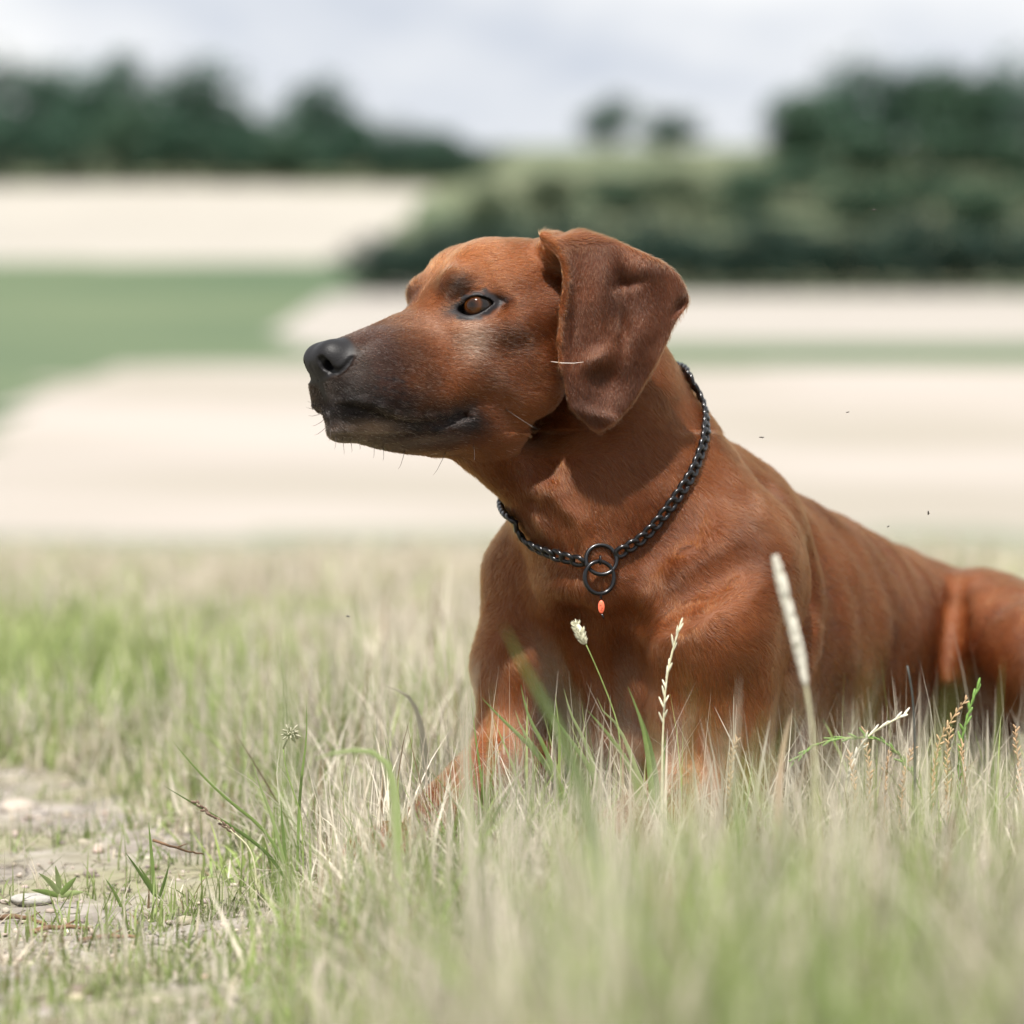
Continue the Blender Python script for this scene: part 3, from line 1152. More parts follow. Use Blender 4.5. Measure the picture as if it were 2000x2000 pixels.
# grizzled chin and under-eye streak
mixc(GREY * .40, fr * gauss(238, -234, 48, 16) * .95)
mixc(GREY * .3, fr * gauss(120, -258, 60, 8) * .6)
mixc(GREY * 1.0, fr * gauss(38, -72, 30, 40, 80, 60) * .62)
mixc(GREY * .9, fr * gauss(105, -45, 30, 30, 60, 40) * .18)
# dark patches: brow, behind the eye, below the eye
mixc(np.array([.022, .0095, .0045]), fr * gauss(48, 46, 30, 30, 70, 60) * 1.0)
mixc(DARK * .45, fr * gauss(-38, -70, 34, 34, 110, 60) * .55)
mixc(DARK * .4, fr * gauss(-45, -4, 30, 12, 105, 50) * .75)
mixc(DARK * .55, fr * gauss(-40, -150, 80, 30, 130, 70) * .35)  # jowl shade painted into the lower cheek
# eye rims
erim = np.zeros(len(DV))
for sg in (1, -1):
    C = hl(*EYE_C[sg])
    ed = unit(HF * math.cos(EA) + HS * sg * math.sin(EA)); es = unit(HS * sg * math.cos(EA) - HF * math.sin(EA))
    d = (DV - C) / PXM
    g = d @ ed; h = d @ es; v = d @ HU - 0.13 * h - 1
    d1 = np.sqrt(h * h + (v + 26) ** 2) - 44; d2 = np.sqrt(h * h + (v - 27) ** 2) - 45
    dd = np.maximum(d1, d2)
    rr = (g > -6) * (np.linalg.norm(d, axis=1) < 85) * (1 - sm(dd + 3 * fnoise(DV, .008, 12), 7, 15))
    erim = np.maximum(erim, rr)
    inner = np.exp(-(((h + 46) / 17) ** 2 + ((v + 2) / 17) ** 2)) * (g > -20)
    outer = np.exp(-(((h - 50) / 18) ** 2 + ((v - 2) / 8) ** 2)) * (g > -50)
    mixc(BLACK * 1.6, inner * .9 + outer * .85)
mixc(BLACK * 1.5, erim)
# nose leather
nose = fr * sm(-(np.sqrt(((hf - 297) / 50) ** 2 + ((hu + 97) / 47) ** 2 + (hs / 68) ** 2)), -1.13, -1.0)
nose = np.maximum(nose, fr * np.exp(-(((hf - 327) / 30) ** 2 + (hs / 10) ** 2)) * (hu > -170) * (hu < -90))
mixc(np.array([.010, .0095, .0105]), nose)
# ears: darker, brown-grey
epx, epy = proj_px(DV)
ear_in = sd_poly(epx, epy, EARS)
earm = (np.abs(DV[:, 1] - ear_depth(epx, epy)) < 0.0075) * sm(-ear_in, -4, 3) * sm(epy, 452, 500)
farear = (hs < -150) * (hf < -70) * fr
mixc(EARC * (1 + .25 * fnoise(DV, .03, 14))[:, None], np.maximum(earm, farear) * .93)
mixc(EARC * .55, earm * sm(epy, 690, 830) * .55)
mixc(LIGHT, earm * np.exp(-(np.maximum(-ear_in, 0) / 5.0) ** 2) * .5)  # rim light painted along the ear edge
# rows of whisker pores
for (a_, b_) in ((738, 737), (754, 739), (770, 741), (786, 745), (734, 757), (751, 759), (768, 763), (786, 768), (744, 778), (762, 780), (779, 783), (796, 787)):
    mixc(MASK * .8, .95 * np.exp(-(((epx - a_) / 5.5) ** 2 + ((epy - b_) / 4.0) ** 2) ** 2) * (DV[:, 1] < .03))
# clamp; the mouth slit keeps the painted lip mask
col = np.clip(col, 0.004, 1)

# fur parameters per vertex
flen = np.full(len(DV), 0.0075)
flen = np.where(fr > 0, 0.0055, flen)
flen = np.where((fr > 0) & (hf > 80), 0.0042, flen)
flen = np.where((fr > 0) & (hf > 230), 0.0030, flen)
flen = np.where(earm > .5, 0.0055, flen)
fmask = np.ones(len(DV))
fmask *= 1 - np.clip(nose * 1.3, 0, 1)
fmask *= 1 - np.clip(erim * 1.6, 0, 1)
fmask *= ~((DV[:, 2] < 0.0))

# flow of the hair
fl = np.tile(-BF * 0.9 + np.array([0, 0, -0.55]), (len(DV), 1))
legw = sm(-bz_, -.20, -.12) * sm(bp_, -.16, -.08)
fl = fl * (1 - legw[:, None]) + legw[:, None] * np.array([0.25, 0.1, -1.0])
neckw = sm(bz_, .19, .27) * sm(bp_, -.30, -.12) * (1 - fr)
fl = fl * (1 - neckw[:, None]) + neckw[:, None] * np.array([0.45, 0.25, -0.85])
hd = -HF[None, :] * 1.0 + HU[None, :] * (-0.28 + 0.5 * np.clip((hu - 30) / 120, 0, 1))[:, None] + HS[None, :] * (np.sign(hs) * .25)[:, None]
fl = np.where(fr[:, None] > 0, hd, fl)
fl = np.where(earm[:, None] > .5, np.array([[0.12, 0.0, -1.0]]) + np.stack([.5 * (epx - 1200) / 150 * 0, 0 * epx, 0 * epx], 1), fl)
fl = fl + 0.22 * np.stack([fnoise(DV, .03, 20 + q) for q in range(3)], 1)

# ---- materials ----
m_skin, t, b, o = new_mat('short_red_coat')
at_ = N(t, 'ShaderNodeAttribute', attribute_name='coat')
n1 = N(t, 'ShaderNodeTexNoise'); n1.inputs['Scale'].default_value = 900; n1.inputs['Detail'].default_value = 2
tcn = N(t, 'ShaderNodeTexCoord')
t.links.new(tcn.outputs['Object'], n1.inputs['Vector'])
bpn = N(t, 'ShaderNodeBump'); bpn.inputs['Strength'].default_value = 0.35; bpn.inputs['Distance'].default_value = 0.0006
t.links.new(n1.outputs['Fac'], bpn.inputs['Height'])
t.links.new(bpn.outputs[0], b.inputs['Normal'])
t.links.new(at_.outputs['Color'], b.inputs['Base Color'])
mrr = N(t, 'ShaderNodeMapRange'); mrr.inputs['From Min'].default_value = .012; mrr.inputs['From Max'].default_value = .04; mrr.inputs['To Min'].default_value = .50; mrr.inputs['To Max'].default_value = .6
t.links.new(at_.outputs['Fac'], mrr.inputs['Value']); t.links.new(mrr.outputs[0], b.inputs['Roughness'])
b.inputs['Specular IOR Level'].default_value = 0.24

m_fur = bpy.data.materials.new('fur_strands'); m_fur.use_nodes = True
t = m_fur.node_tree; t.nodes.clear()
o = N(t, 'ShaderNodeOutputMaterial')
hb = N(t, 'ShaderNodeBsdfHairPrincipled')
hb.parametrization = 'COLOR'
at_ = N(t, 'ShaderNodeAttribute', attribute_name='coat')
t.links.new(at_.outputs['Color'], hb.inputs['Color'])
hb.inputs['Roughness'].default_value = 0.24
hb.inputs['Radial Roughness'].default_value = 0.3
hb.inputs['IOR'].default_value = 1.42
hb.inputs['Random Roughness'].default_value = 0.2
t.links.new(hb.outputs[0], o.inputs[0])

dog = empty('dog', bl(-0.25, 0, 0.0))
tag(dog, 'red-brown short-haired dog with drooping ears lying in the grass, head turned aside', 'dog')
body = mesh_obj('body', DV, DFc, m_skin, dog, cols=col)

# ---- fur: single hairs rooted in the coat ----
tri = np.concatenate([DFc[:, [0, 1, 2]], DFc[:, [0, 2, 3]]])
A_, B_, C_ = DV[tri[:, 0]], DV[tri[:, 1]], DV[tri[:, 2]]
cr_ = np.cross(B_ - A_, C_ - A_)
area = np.linalg.norm(cr_, axis=1) / 2
ctr = (A_ + B_ + C_) / 3
nrm = DN[tri].mean(1)
view = unit(CAMP)[None, :] * 0 + (CAMP - ctr)
view /= np.linalg.norm(view, axis=1)[:, None]
facing = (nrm * view).sum(1)
dens = np.where(facing > -0.25, 1.0, 0.12)
tfr = fr[tri].mean(1)
dens *= np.where(tfr > 0, 2.1, 1.0) * fmask[tri].mean(1)
dens *= np.where(ctr[:, 1] > 0.3, 0.6, 1.0)
wgt = area * dens
N_HAIR = 700000
pick = rng.choice(len(tri), N_HAIR, p=wgt / wgt.sum())
r1 = np.sqrt(rng.random(N_HAIR)); r2 = rng.random(N_HAIR)
W3 = np.stack([1 - r1, r1 * (1 - r2), r1 * r2], 1)


def bary(arr):
    return (arr[tri[pick]] * (W3[:, :, None] if arr.ndim == 2 else W3)).sum(1)


P0 = bary(DV); Nn = bary(DN); Nn /= np.linalg.norm(Nn, axis=1)[:, None] + 1e-9
Fl = bary(fl); Lh = bary(flen) * rng.uniform(.65, 1.2, N_HAIR); Ch = bary(col)
fm = bary(fmask)
Tg = Fl - Nn * (Fl * Nn).sum(1)[:, None]
Tg /= np.linalg.norm(Tg, axis=1)[:, None] + 1e-9
Tg += rng.normal(0, .09, (N_HAIR, 3)); Tg /= np.linalg.norm(Tg, axis=1)[:, None]
lift = rng.uniform(.08, .24, N_HAIR)[:, None]
k_ = fm > .4
P0, Nn, Tg, Lh, Ch, lift = P0[k_], Nn[k_], Tg[k_], Lh[k_], Ch[k_], lift[k_]
n = len(P0)
L = Lh[:, None]
pts = np.empty((n, 4, 3), dtype=np.float32)
pts[:, 0] = P0 - Nn * 0.0004
pts[:, 1] = P0 + (Tg * .33 + Nn * lift * .40) * L
pts[:, 2] = P0 + (Tg * .66 + Nn * lift * .62) * L
pts[:, 3] = P0 + (Tg * .99 + Nn * lift * .72) * L
jit = rng.normal(1.0, .30, (n, 1)) * np.ones((1, 3))
Ch = np.clip(Ch * jit, .003, .9)
# a sprinkling of white hairs on muzzle, lips and cheek
hh_f = (P0 - HO) @ HF / PXM; hh_u = (P0 - HO) @ HU / PXM
pw = 0.004 + 0.085 * np.exp(-(((hh_f - 170) / 110) ** 2 + ((hh_u + 205) / 45) ** 2)) + 0.13 * np.exp(-(((hh_f - 150) / 110) ** 2 + ((hh_u + 120) / 60) ** 2)) + 0.35 * np.exp(-(((hh_f - 38) / 30) ** 2 + ((hh_u + 72) / 38) ** 2))
pw *= (hh_u > -300) * (hh_f > -120) + 0.02
wh = rng.random(n) < pw
Ch[wh] = np.array([.62, .52, .44]) * rng.uniform(.6, 1.1, (wh.sum(), 1))
hc = bpy.data.hair_curves.new('fur')
hc.add_curves([4] * n)
hc.attributes['position'].data.foreach_set('vector', pts.ravel())
ra = hc.attributes.get('radius') or hc.attributes.new('radius', 'FLOAT', 'POINT')
base_r = np.where((P0 - HO) @ HU / PXM > -295, 0.000065, 0.000085)
base_r = base_r * np.where(wh, 1.35, 1.0)
rad = (base_r[:, None] * np.array([[1, 1, .8, .15]])).astype(np.float32)
ra.data.foreach_set('value', rad.ravel())
ca = hc.attributes.new('coat', 'FLOAT_COLOR', 'CURVE')
c4 = np.ones((n, 4), dtype=np.float32); c4[:, :3] = Ch
ca.data.foreach_set('color', c4.ravel())
hc.materials.append(m_fur)
fur = bpy.data.objects.new('fur', hc)
COL.objects.link(fur)
fur.parent = dog
fur.matrix_parent_inverse = Matrix.Translation(-dog.location)
fur['kind'] = 'stuff'

# ---- eyes ----
m_eye, t, b, o = new_mat('amber_eye')
tcn = N(t, 'ShaderNodeTexCoord')
sep = N(t, 'ShaderNodeSeparateXYZ')
t.links.new(tcn.outputs['Object'], sep.inputs[0])
# local Z of the eye object is the gaze; radius from gaze axis
vm = N(t, 'ShaderNodeVectorMath', operation='MULTIPLY'); vm.inputs[1].default_value = (1, 1, 0)
ln_ = N(t, 'ShaderNodeVectorMath', operation='LENGTH')
t.links.new(tcn.outputs['Object'], vm.inputs[0]); t.links.new(vm.outputs[0], ln_.inputs[0])
mr = N(t, 'ShaderNodeMapRange'); mr.inputs['From Min'].default_value = 0; mr.inputs['From Max'].default_value = EYE_R * PXM
t.links.new(ln_.outputs['Value'], mr.inputs['Value'])
cr = N(t, 'ShaderNodeValToRGB')
el = cr.color_ramp.elements
el[0].position = 0.0; el[0].color = (.004, .002, .001, 1)
el[1].position = 0.16; el[1].color = (.014, .005, .001, 1)
for p_, c_ in ((.33, (.040, .0125, .003, 1)), (.46, (.082, .026, .005, 1)), (.58, (.03, .010, .003, 1)), (.62, (.012, .008, .006, 1)), (.76, (.012, .009, .007, 1)), (.86, (.02, .013, .009, 1)), (1.0, (.012, .008, .006, 1))):
    e = el.new(p_); e.color = c_
nn = N(t, 'ShaderNodeTexNoise'); nn.inputs['Scale'].default_value = 900
t.links.new(tcn.outputs['Object'], nn.inputs['Vector'])
mxx = N(t, 'ShaderNodeMix', data_type='RGBA', blend_type='MULTIPLY'); mxx.inputs[0].default_value = .5
t.links.new(mr.outputs[0], cr.inputs[0]); t.links.new(cr.outputs[0], mxx.inputs[6]); t.links.new(nn.outputs['Fac'], mxx.inputs[7])
t.links.new(mxx.outputs[2], b.inputs['Base Color'])
b.inputs['Roughness'].default_value = 0.5
b.inputs['Specular IOR Level'].default_value = 0.0
b.inputs['Coat IOR'].default_value = 1.46
b.inputs['Coat Weight'].default_value = 1.0
b.inputs['Coat Roughness'].default_value = 0.02
GAZE = math.radians(37)
for sg in (1, -1):
    vs, fs_ = ellipsoid_vf((0, 0, 0), [EYE_R * PXM] * 3, 40, 28)
    vs = np.array(vs); cz = vs[:, 2] / (EYE_R * PXM)
    vs = vs * (1 + .075 * np.clip((cz - .70) / .30, 0, 1) ** .8)[:, None]          # bulge of the cornea
    e = mesh_obj('eye', vs, fs_, m_eye, dog, world=False)
    gd = unit(HF * math.cos(GAZE) + HS * sg * math.sin(GAZE) + HU * .10)
    e.matrix_world = Matrix.Translation(Vector(hl(*EYE_C[sg]) - np.array(dog.location))) @ Vector(gd).to_track_quat('Z', 'Y').to_matrix().to_4x4()
    e['label'] = 'amber brown eye with black rim'

# ---- whiskers ----
m_wh, t, b, o = new_mat('whisker'); b.inputs['Base Color'].default_value = (.05, .04, .035, 1); b.inputs['Roughness'].default_value = .4
m_ww, t, b, o = new_mat('pale_whisker'); b.inputs['Base Color'].default_value = (.75, .7, .65, 1); b.inputs['Roughness'].default_value = .4


wlist = [((626, 790), (600, 783)), ((628, 800), (598, 795)), ((630, 806), (602, 812)), ((634, 818), (609, 832)), ((640, 830), (614, 850)), ((646, 836), (642, 862)),
         ((656, 848), (653, 878)), ((668, 856), (672, 888)), ((684, 858), (687, 884)), ((700, 858), (703, 878)), ((730, 862), (729, 895)), ((748, 868), (748, 900)),
         ((790, 880), (778, 916)), ((870, 882), (846, 928)), ((925, 868), (926, 900)), ((986, 798), (1052, 840))]
for (a, b2) in wlist:
    p = None
    for dx in range(0, 26, 2):
        p = on_surface(a[0] + dx, a[1] - dx * .4)
        if p is not None: break
    if p is None: continue
    e = at(b2[0], b2[1], p[1] - 0.012)
    mid = (p + e) / 2 + np.array([0.001, 0, -0.0015])
    vs, fs_ = tube([p, p * .45 + e * .1 + mid * .45, mid * .5 + e * .5, e], [.00022, .00018, .00013, .00005], 5)
    mesh_obj('whisker', vs, fs_, m_wh, dog)
p = on_surface(1075, 706); q = at(1140, 707, -.024)
if p is not None:
    vs, fs_ = tube([p, p * .66 + q * .34 + [0, -.004, -.001], p * .3 + q * .7 + [0, -.003, -.001], q], [.00028, .00028, .0002, .0001], 6)
    mesh_obj('whisker', vs, fs_, m_ww, dog)

# ================================================================== chain collar
m_ch, t, b, o = new_mat('black_chain_steel')
b.inputs['Base Color'].default_value = (.018, .018, .020, 1); b.inputs['Metallic'].default_value = .85; b.inputs['Roughness'].default_value = .30
b.inputs['Coat Weight'].default_value = .4; b.inputs['Coat Roughness'].default_value = .15
m_tag, t, b, o = new_mat('orange_enamel'); b.inputs['Base Color'].default_value = (.85, .16, .08, 1); b.inputs['Roughness'].default_value = .4
m_ink, t, b, o = new_mat('tag_ink'); b.inputs['Base Color'].default_value = (.02, .015, .015, 1); b.inputs['Roughness'].default_value = .5

right = [(1336, 743), (1354, 772), (1367, 798), (1371, 829), (1370, 860), (1362, 886), (1349, 922), (1328, 958), (1302, 994), (1274, 1028), (1248, 1054), (1222, 1070), (1203, 1083)]
left = [(1143, 1096), (1116, 1091), (1090, 1082), (1056, 1067), (1038, 1054), (1023, 1036), (1015, 1018), (1011, 1002)]


def push_out(P, off):
    """move points to `off` above the coat"""
    P = np.array(P, float)
    for _ in range(6):
        v = sample(VOL, P); g = grad(VOL, P, .002); gl = np.linalg.norm(g, axis=1) + 1e-6
        P = P - (g / gl[:, None]) * np.clip((v - off) / np.maximum(gl, .4), -.01, .01)[:, None]
    return P


def front(lst):
    r = []
    for a in lst:
        p = None
        for dx in range(0, 60, 2):
            sgn = -1 if a[0] > 1180 else 1
            p = on_surface(a[0] + sgn * dx, a[1])
            if p is not None: break
        if p is None: p = at(a[0], a[1], .08)
        r.append(p)
    return np.array(r)


OFF = 0.0040
Rf = front(right); Lf = front(left)
ringA = at(1173, 1093, 0); ps = on_surface(1173, 1093); ringA = ps if ps is not None else ringA
# way round the back of the neck
cN = at(1190, 840, .10)
a0, a1 = Rf[0], Lf[-1]
back = []
for i in range(1, 12):
    tt = i / 12
    ang0 = math.atan2(a0[1] - cN[1], a0[0] - cN[0]); ang1 = math.atan2(a1[1] - cN[1], a1[0] - cN[0])
    ang0 = ang0 % (2 * math.pi); ang1 = ang1 % (2 * math.pi)
    if ang0 > ang1: ang0 -= 2 * math.pi
    an = ang0 + (ang1 - ang0) * tt
    zz = a0[2] + (a1[2] - a0[2]) * tt + .012 * math.sin(math.pi * min(1, tt * 1.6))
    back.append([cN[0] + .045 * math.cos(an), cN[1] + .045 * math.sin(an), zz])
loop = np.concatenate([Rf[::-1], push_out(back, OFF), Lf[::-1]])      # from the ring round to the ring
loop = push_out(loop, OFF)


def resample(P, step):
    # smooth, then equal spacing
    for _ in range(2):
        Q = [P[0]]
        for i in range(len(P) - 1): Q += [P[i] * .75 + P[i + 1] * .25, P[i] * .25 + P[i + 1] * .75]
        P = np.array(Q + [P[-1]])
    s = np.concatenate([[0], np.cumsum(np.linalg.norm(np.diff(P, axis=0), axis=1))])
    nn_ = int(round(s[-1] / step))
    t_ = np.linspace(0, s[-1], nn_ + 1)
    return np.stack([np.interp(t_, s, P[:, q]) for q in range(3)], 1)


LP = resample(loop, 0.0086)
LP = push_out(LP, OFF)
collar = empty('chain_collar', LP.mean(0))
tag(collar, 'black curb chain collar hanging round the dog\'s neck', 'collar')


def link_mesh(L=0.0138, W=0.0106, r=0.00185, seg=18, rs=7):
    """one oval, slightly twisted link along local x"""
    path = []
    for i in range(seg):
        th = 2 * math.pi * i / seg
        x = (L / 2 - r) * math.cos(th); y = (W / 2 - r) * math.copysign(abs(math.sin(th)) ** .8, math.sin(th))
        tw = .42 * x / (L / 2)
        path.append((x, y * math.cos(tw), y * math.sin(tw)))
    path = np.array(path)
    vs, fs_ = [], []
    for i in range(seg):
        tn = unit(path[(i + 1) % seg] - path[i - 1])
        a = unit(np.cross(tn, [0, 0, 1])); b3 = np.cross(tn, a)
        for k in range(rs):
            th = 2 * math.pi * k / rs
            vs.append(path[i] + r * (a * math.cos(th) + b3 * math.sin(th)))
    for i in range(seg):
        for k in range(rs):
            fs_.append((i * rs + k, i * rs + (k + 1) % rs, ((i + 1) % seg) * rs + (k + 1) % rs, ((i + 1) % seg) * rs + k))
    return vs, fs_


lv, lf = link_mesh()
link0 = None
for i in range(len(LP) - 1):
    c = (LP[i] + LP[i + 1]) / 2
    tx = unit(LP[i + 1] - LP[i])
    g = unit(grad(VOL, c[None, :], .003)[0])
    up = unit(g - tx * (g @ tx)); sd = np.cross(up, tx)
    a = math.radians(24)
    y_ = sd * math.cos(a) + up * math.sin(a); z_ = np.cross(tx, y_)
    M = Matrix(((tx[0], y_[0], z_[0], c[0] - collar.location[0]), (tx[1], y_[1], z_[1], c[1] - collar.location[1]), (tx[2], y_[2], z_[2], c[2] - collar.location[2]), (0, 0, 0, 1)))
    if link0 is None:
        link0 = mesh_obj('link', lv, lf, m_ch, collar, world=False); lk = link0
    else:
        lk = link0.copy(); COL.objects.link(lk)
    lk.matrix_local = M


def ring_obj(name, c, rx, rz, r, nrm_, parent, tiltv=(0, 0, 1)):
    nrm_ = unit(nrm_); zv = unit(np.array(tiltv) - nrm_ * (np.array(tiltv) @ nrm_)); xv = np.cross(zv, nrm_)
    seg, rs = 36, 9
    vs, fs_ = [], []
    for i in range(seg):
        th = 2 * math.pi * i / seg
        rad_ = xv * math.cos(th) + zv * math.sin(th)
        pc = c + xv * rx * math.cos(th) + zv * rz * math.sin(th)
        for k in range(rs):
            ph = 2 * math.pi * k / rs
            vs.append(pc + r * (rad_ * math.cos(ph) + nrm_ * math.sin(ph)))
    for i in range(seg):
        for k in range(rs):
            fs_.append((i * rs + k, i * rs + (k + 1) % rs, ((i + 1) % seg) * rs + (k + 1) % rs, ((i + 1) % seg) * rs + k))
    return mesh_obj(name, vs, fs_, m_ch, parent)


gA = unit(grad(VOL, ringA[None, :], .004)[0])
cA = push_out([ringA], .0042)[0]
ring_obj('ring', cA, .0112, .0112, .0016, gA + np.array([0, -.1, .35]), collar)
pB = on_surface(1172, 1129)
cB = push_out([pB], .0085)[0]
ring_obj('ring', cB, .0110, .0118, .0016, np.array([.25, -1, .12]), collar)
ring_obj('ring', cB + np.array([0.0006, -.0004, .0128]), .0022, .0030, .0008, np.array([1, .1, 0]), collar)
pT = cB + np.array([.0012, -.0004, -.0128])
ring_obj('ring', pT, .0016, .0026, .0006, np.array([1, .2, 0]), collar)
vs, fs_ = ellipsoid_vf(pT + np.array([.0002, -.0006, -.0085]), [.0024, .0009, .0048], 14, 10)
tg = mesh_obj('tag', vs, fs_, m_tag, collar); tg['label'] = 'tiny orange oval tag hanging below the ring'
parts = []
for dx, dz, l_ in ((-.0006, .0012, .0016), (.0006, -.0006, .0014), (0, -.0020, .0012)):
    c = pT + np.array([.0002 + dx, -.00155, -.0085 + dz])
    parts.append(tube([c + [-l_ / 2, 0, -.0003], c + [0, -.0001, .0002], c + [l_ / 2, 0, -.0003]], [.00016] * 3, 5))
vs, fs_ = join_vf(parts); mk = mesh_obj('tag_mark', vs, fs_, m_ink, tg, world=False)
vs, fs_ = tube([pT + np.array([.0006, 0, -.0135]), pT + np.array([.0014, .0002, -.0155]), pT + np.array([.0022, 0, -.0172])], [.0006, .0009, .0004], 6)
mesh_obj('tag_clip', vs, fs_, m_ch, collar)
# ================================================================== grass
m_grass, t, b, o = new_mat('grass_blade')
at_ = N(t, 'ShaderNodeAttribute', attribute_name='coat')
tl = N(t, 'ShaderNodeBsdfTranslucent')
ms = N(t, 'ShaderNodeMixShader'); ms.inputs[0].default_value = .42
t.links.new(at_.outputs['Color'], b.inputs['Base Color']); t.links.new(at_.outputs['Color'], tl.inputs['Color'])
b.inputs['Roughness'].default_value = .5; b.inputs['Specular IOR Level'].default_value = .3
t.links.new(b.outputs[0], ms.inputs[1]); t.links.new(tl.outputs[0], ms.inputs[2]); t.links.new(ms.outputs[0], o.inputs[0])


def blades(P, H, Wd, az, lean, curl, cb, ct, seg=5, fold=0.0):
    """vectorised ribbon blades; returns verts, faces, colours"""
    n = len(P)
    t = np.linspace(0, 1, seg + 1)
    dirx, diry = np.cos(az), np.sin(az)
    V = np.empty((n, seg + 1, 2, 3), dtype=np.float32)
    Cc = np.empty((n, seg + 1, 2, 3), dtype=np.float32)
    ang = lean[:, None] + curl[:, None] * t[None, :]                # angle from vertical along the blade
    ds = H[:, None] / seg
    hx = np.concatenate([np.zeros((n, 1)), np.cumsum(np.sin(ang[:, 1:]) * ds, 1)], 1)
    hz = np.concatenate([np.zeros((n, 1)), np.cumsum(np.cos(ang[:, 1:]) * ds, 1)], 1)
    prof = np.maximum((1 - t ** 2.2), .04)
    twist = rng.uniform(-1.2, 1.2, n)[:, None] * t[None, :] + rng.uniform(-.7, .7, n)[:, None]
    for sgn, q in ((-1, 0), (1, 1)):
        wx = -np.sin(az[:, None] + twist) * Wd[:, None] * prof * .5 * sgn
        wy = np.cos(az[:, None] + twist) * Wd[:, None] * prof * .5 * sgn
        V[:, :, q, 0] = P[:, 0:1] + dirx[:, None] * hx + wx
        V[:, :, q, 1] = P[:, 1:2] + diry[:, None] * hx + wy
        V[:, :, q, 2] = P[:, 2:3] + hz
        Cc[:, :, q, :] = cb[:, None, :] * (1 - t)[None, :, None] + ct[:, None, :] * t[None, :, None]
    base = (np.arange(n) * (seg + 1) * 2)[:, None]
    k = np.arange(seg)[None, :] * 2
    a = base + k
    F = np.stack([a, a + 1, a + 3, a + 2], -1).reshape(-1, 4)
    return V.reshape(-1, 3), F, Cc.reshape(-1, 3)


STRAW = np.array([.52, .46, .36]); PALE = np.array([.68, .63, .54]); GREENS = np.array([.16, .24, .055]); GREEN2 = np.array([.34, .41, .14]); BROWN = np.array([.24, .165, .10])


def n2(x, y, wl, seed):
    r = np.random.default_rng(seed); d = 0
    for i in range(7):
        a = r.uniform(0, 6.28); k = 2 * math.pi / (wl * r.uniform(.6, 1.7))
        d = d + np.sin(x * math.cos(a) * k + y * math.sin(a) * k + r.uniform(0, 6))
    return d / 2.2


def scatter(n, d0, d1, margin=1.22, pw=1.0):
    """points in the wedge the lens can see (plus a margin), denser near"""
    u = rng.random(n)
    d = (d0 ** pw + u * (d1 ** pw - d0 ** pw)) ** (1 / pw)
    x = rng.uniform(-1, 1, n) * (PK * 1000 * d * margin + .26)
    return x, d - DIST


# keep-out: the body of the dog
foot = [(bl(-0.25, 0, 0), .235, .10), (bl(-0.5, 0, 0), .17, .10), (bl(-0.53, 0.13, 0), .13, .12)]


def under_dog(x, y):
    m = np.zeros(len(x), bool)
    for c, rp, rq in foot:
        p = (x - c[0]) * BF[0] + (y - c[1]) * BF[1]; q = (x - c[0]) * BL[0] + (y - c[1]) * BL[1]
        m |= (p / rp) ** 2 + (q / rq) ** 2 < 1
    return m


def add_grass(name, label, x, y, H, Wd, green, lean_s=.5, seg=5, curl_s=.85, cat='grass', greens=(GREENS, GREEN2), straws=(STRAW, PALE)):
    n = len(x)
    z = ground_z(x, y) - .004
    az = rng.uniform(0, 2 * math.pi, n)
    lean = np.abs(rng.normal(0, lean_s, n)); curl = rng.normal(.25, curl_s, n)
    isg = rng.random(n) < green
    mixg = rng.random((n, 1)); mixs = rng.random((n, 1))
    cg = greens[0] * (1 - mixg) + greens[1] * mixg
    cs = straws[0] * (1 - mixs) + straws[1] * mixs
    br = (rng.random(n) < .06)[:, None]
    cs = np.where(br, BROWN, cs)
    lum = (1 + .22 * n2(x, y, .13, 51).clip(-1.3, 1.3))[:, None]
    cg = cg * lum; cs = cs * (lum * .6 + .4)
    ct = np.where(isg[:, None], cg, cs) * rng.uniform(.8, 1.12, (n, 1))
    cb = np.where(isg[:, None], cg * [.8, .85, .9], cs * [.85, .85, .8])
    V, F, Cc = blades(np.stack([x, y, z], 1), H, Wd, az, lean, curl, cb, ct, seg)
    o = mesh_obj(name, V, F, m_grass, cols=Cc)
    tag(o, label, cat, kind='stuff')
    return o


# turf round the dog and in the foreground
x, y = scatter(118000, .95, 3.5, pw=1.5)
e = x - track_edge(y)
patch = .75 * n2(x, y, .55, 1) + 1.0 * n2(x, y, .17, 41)
keep = (rng.random(len(x)) < np.clip(.5 + e / .07, 0.0, 1)) & ~under_dog(x, y)
x, y, e, patch = x[keep], y[keep], e[keep], patch[keep]
H = rng.gamma(5, .0135, len(x)) * np.clip(.45 + e / .25, .45, 1) * (1 + .22 * n2(x, y, .3, 2))
H = np.clip(H, .018, .145) * np.where(y < -.5, 1.2 * (1 + .38 * n2(x, y, .14, 77).clip(-1.2, .55)), 1)
green = np.clip(.34 + .33 * patch, .04, .9)
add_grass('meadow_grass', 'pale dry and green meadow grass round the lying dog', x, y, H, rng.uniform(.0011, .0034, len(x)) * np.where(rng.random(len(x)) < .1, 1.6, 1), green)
# pale curled dry blades round the dog
x, y = scatter(19000, 2.2, 2.75, margin=1.2)
e = x - track_edge(y)
keep = (e > .03) & ~under_dog(x, y); x, y = x[keep], y[keep]
add_grass('curled_dry_grass', 'pale curled dry blades tangled in front of the dog', x, y, np.clip(rng.gamma(6, .013, len(x)), .03, .14), rng.uniform(.0009, .0024, len(x)), .04 + 0 * x, lean_s=.75, curl_s=1.5, straws=(PALE, PALE * 1.12))
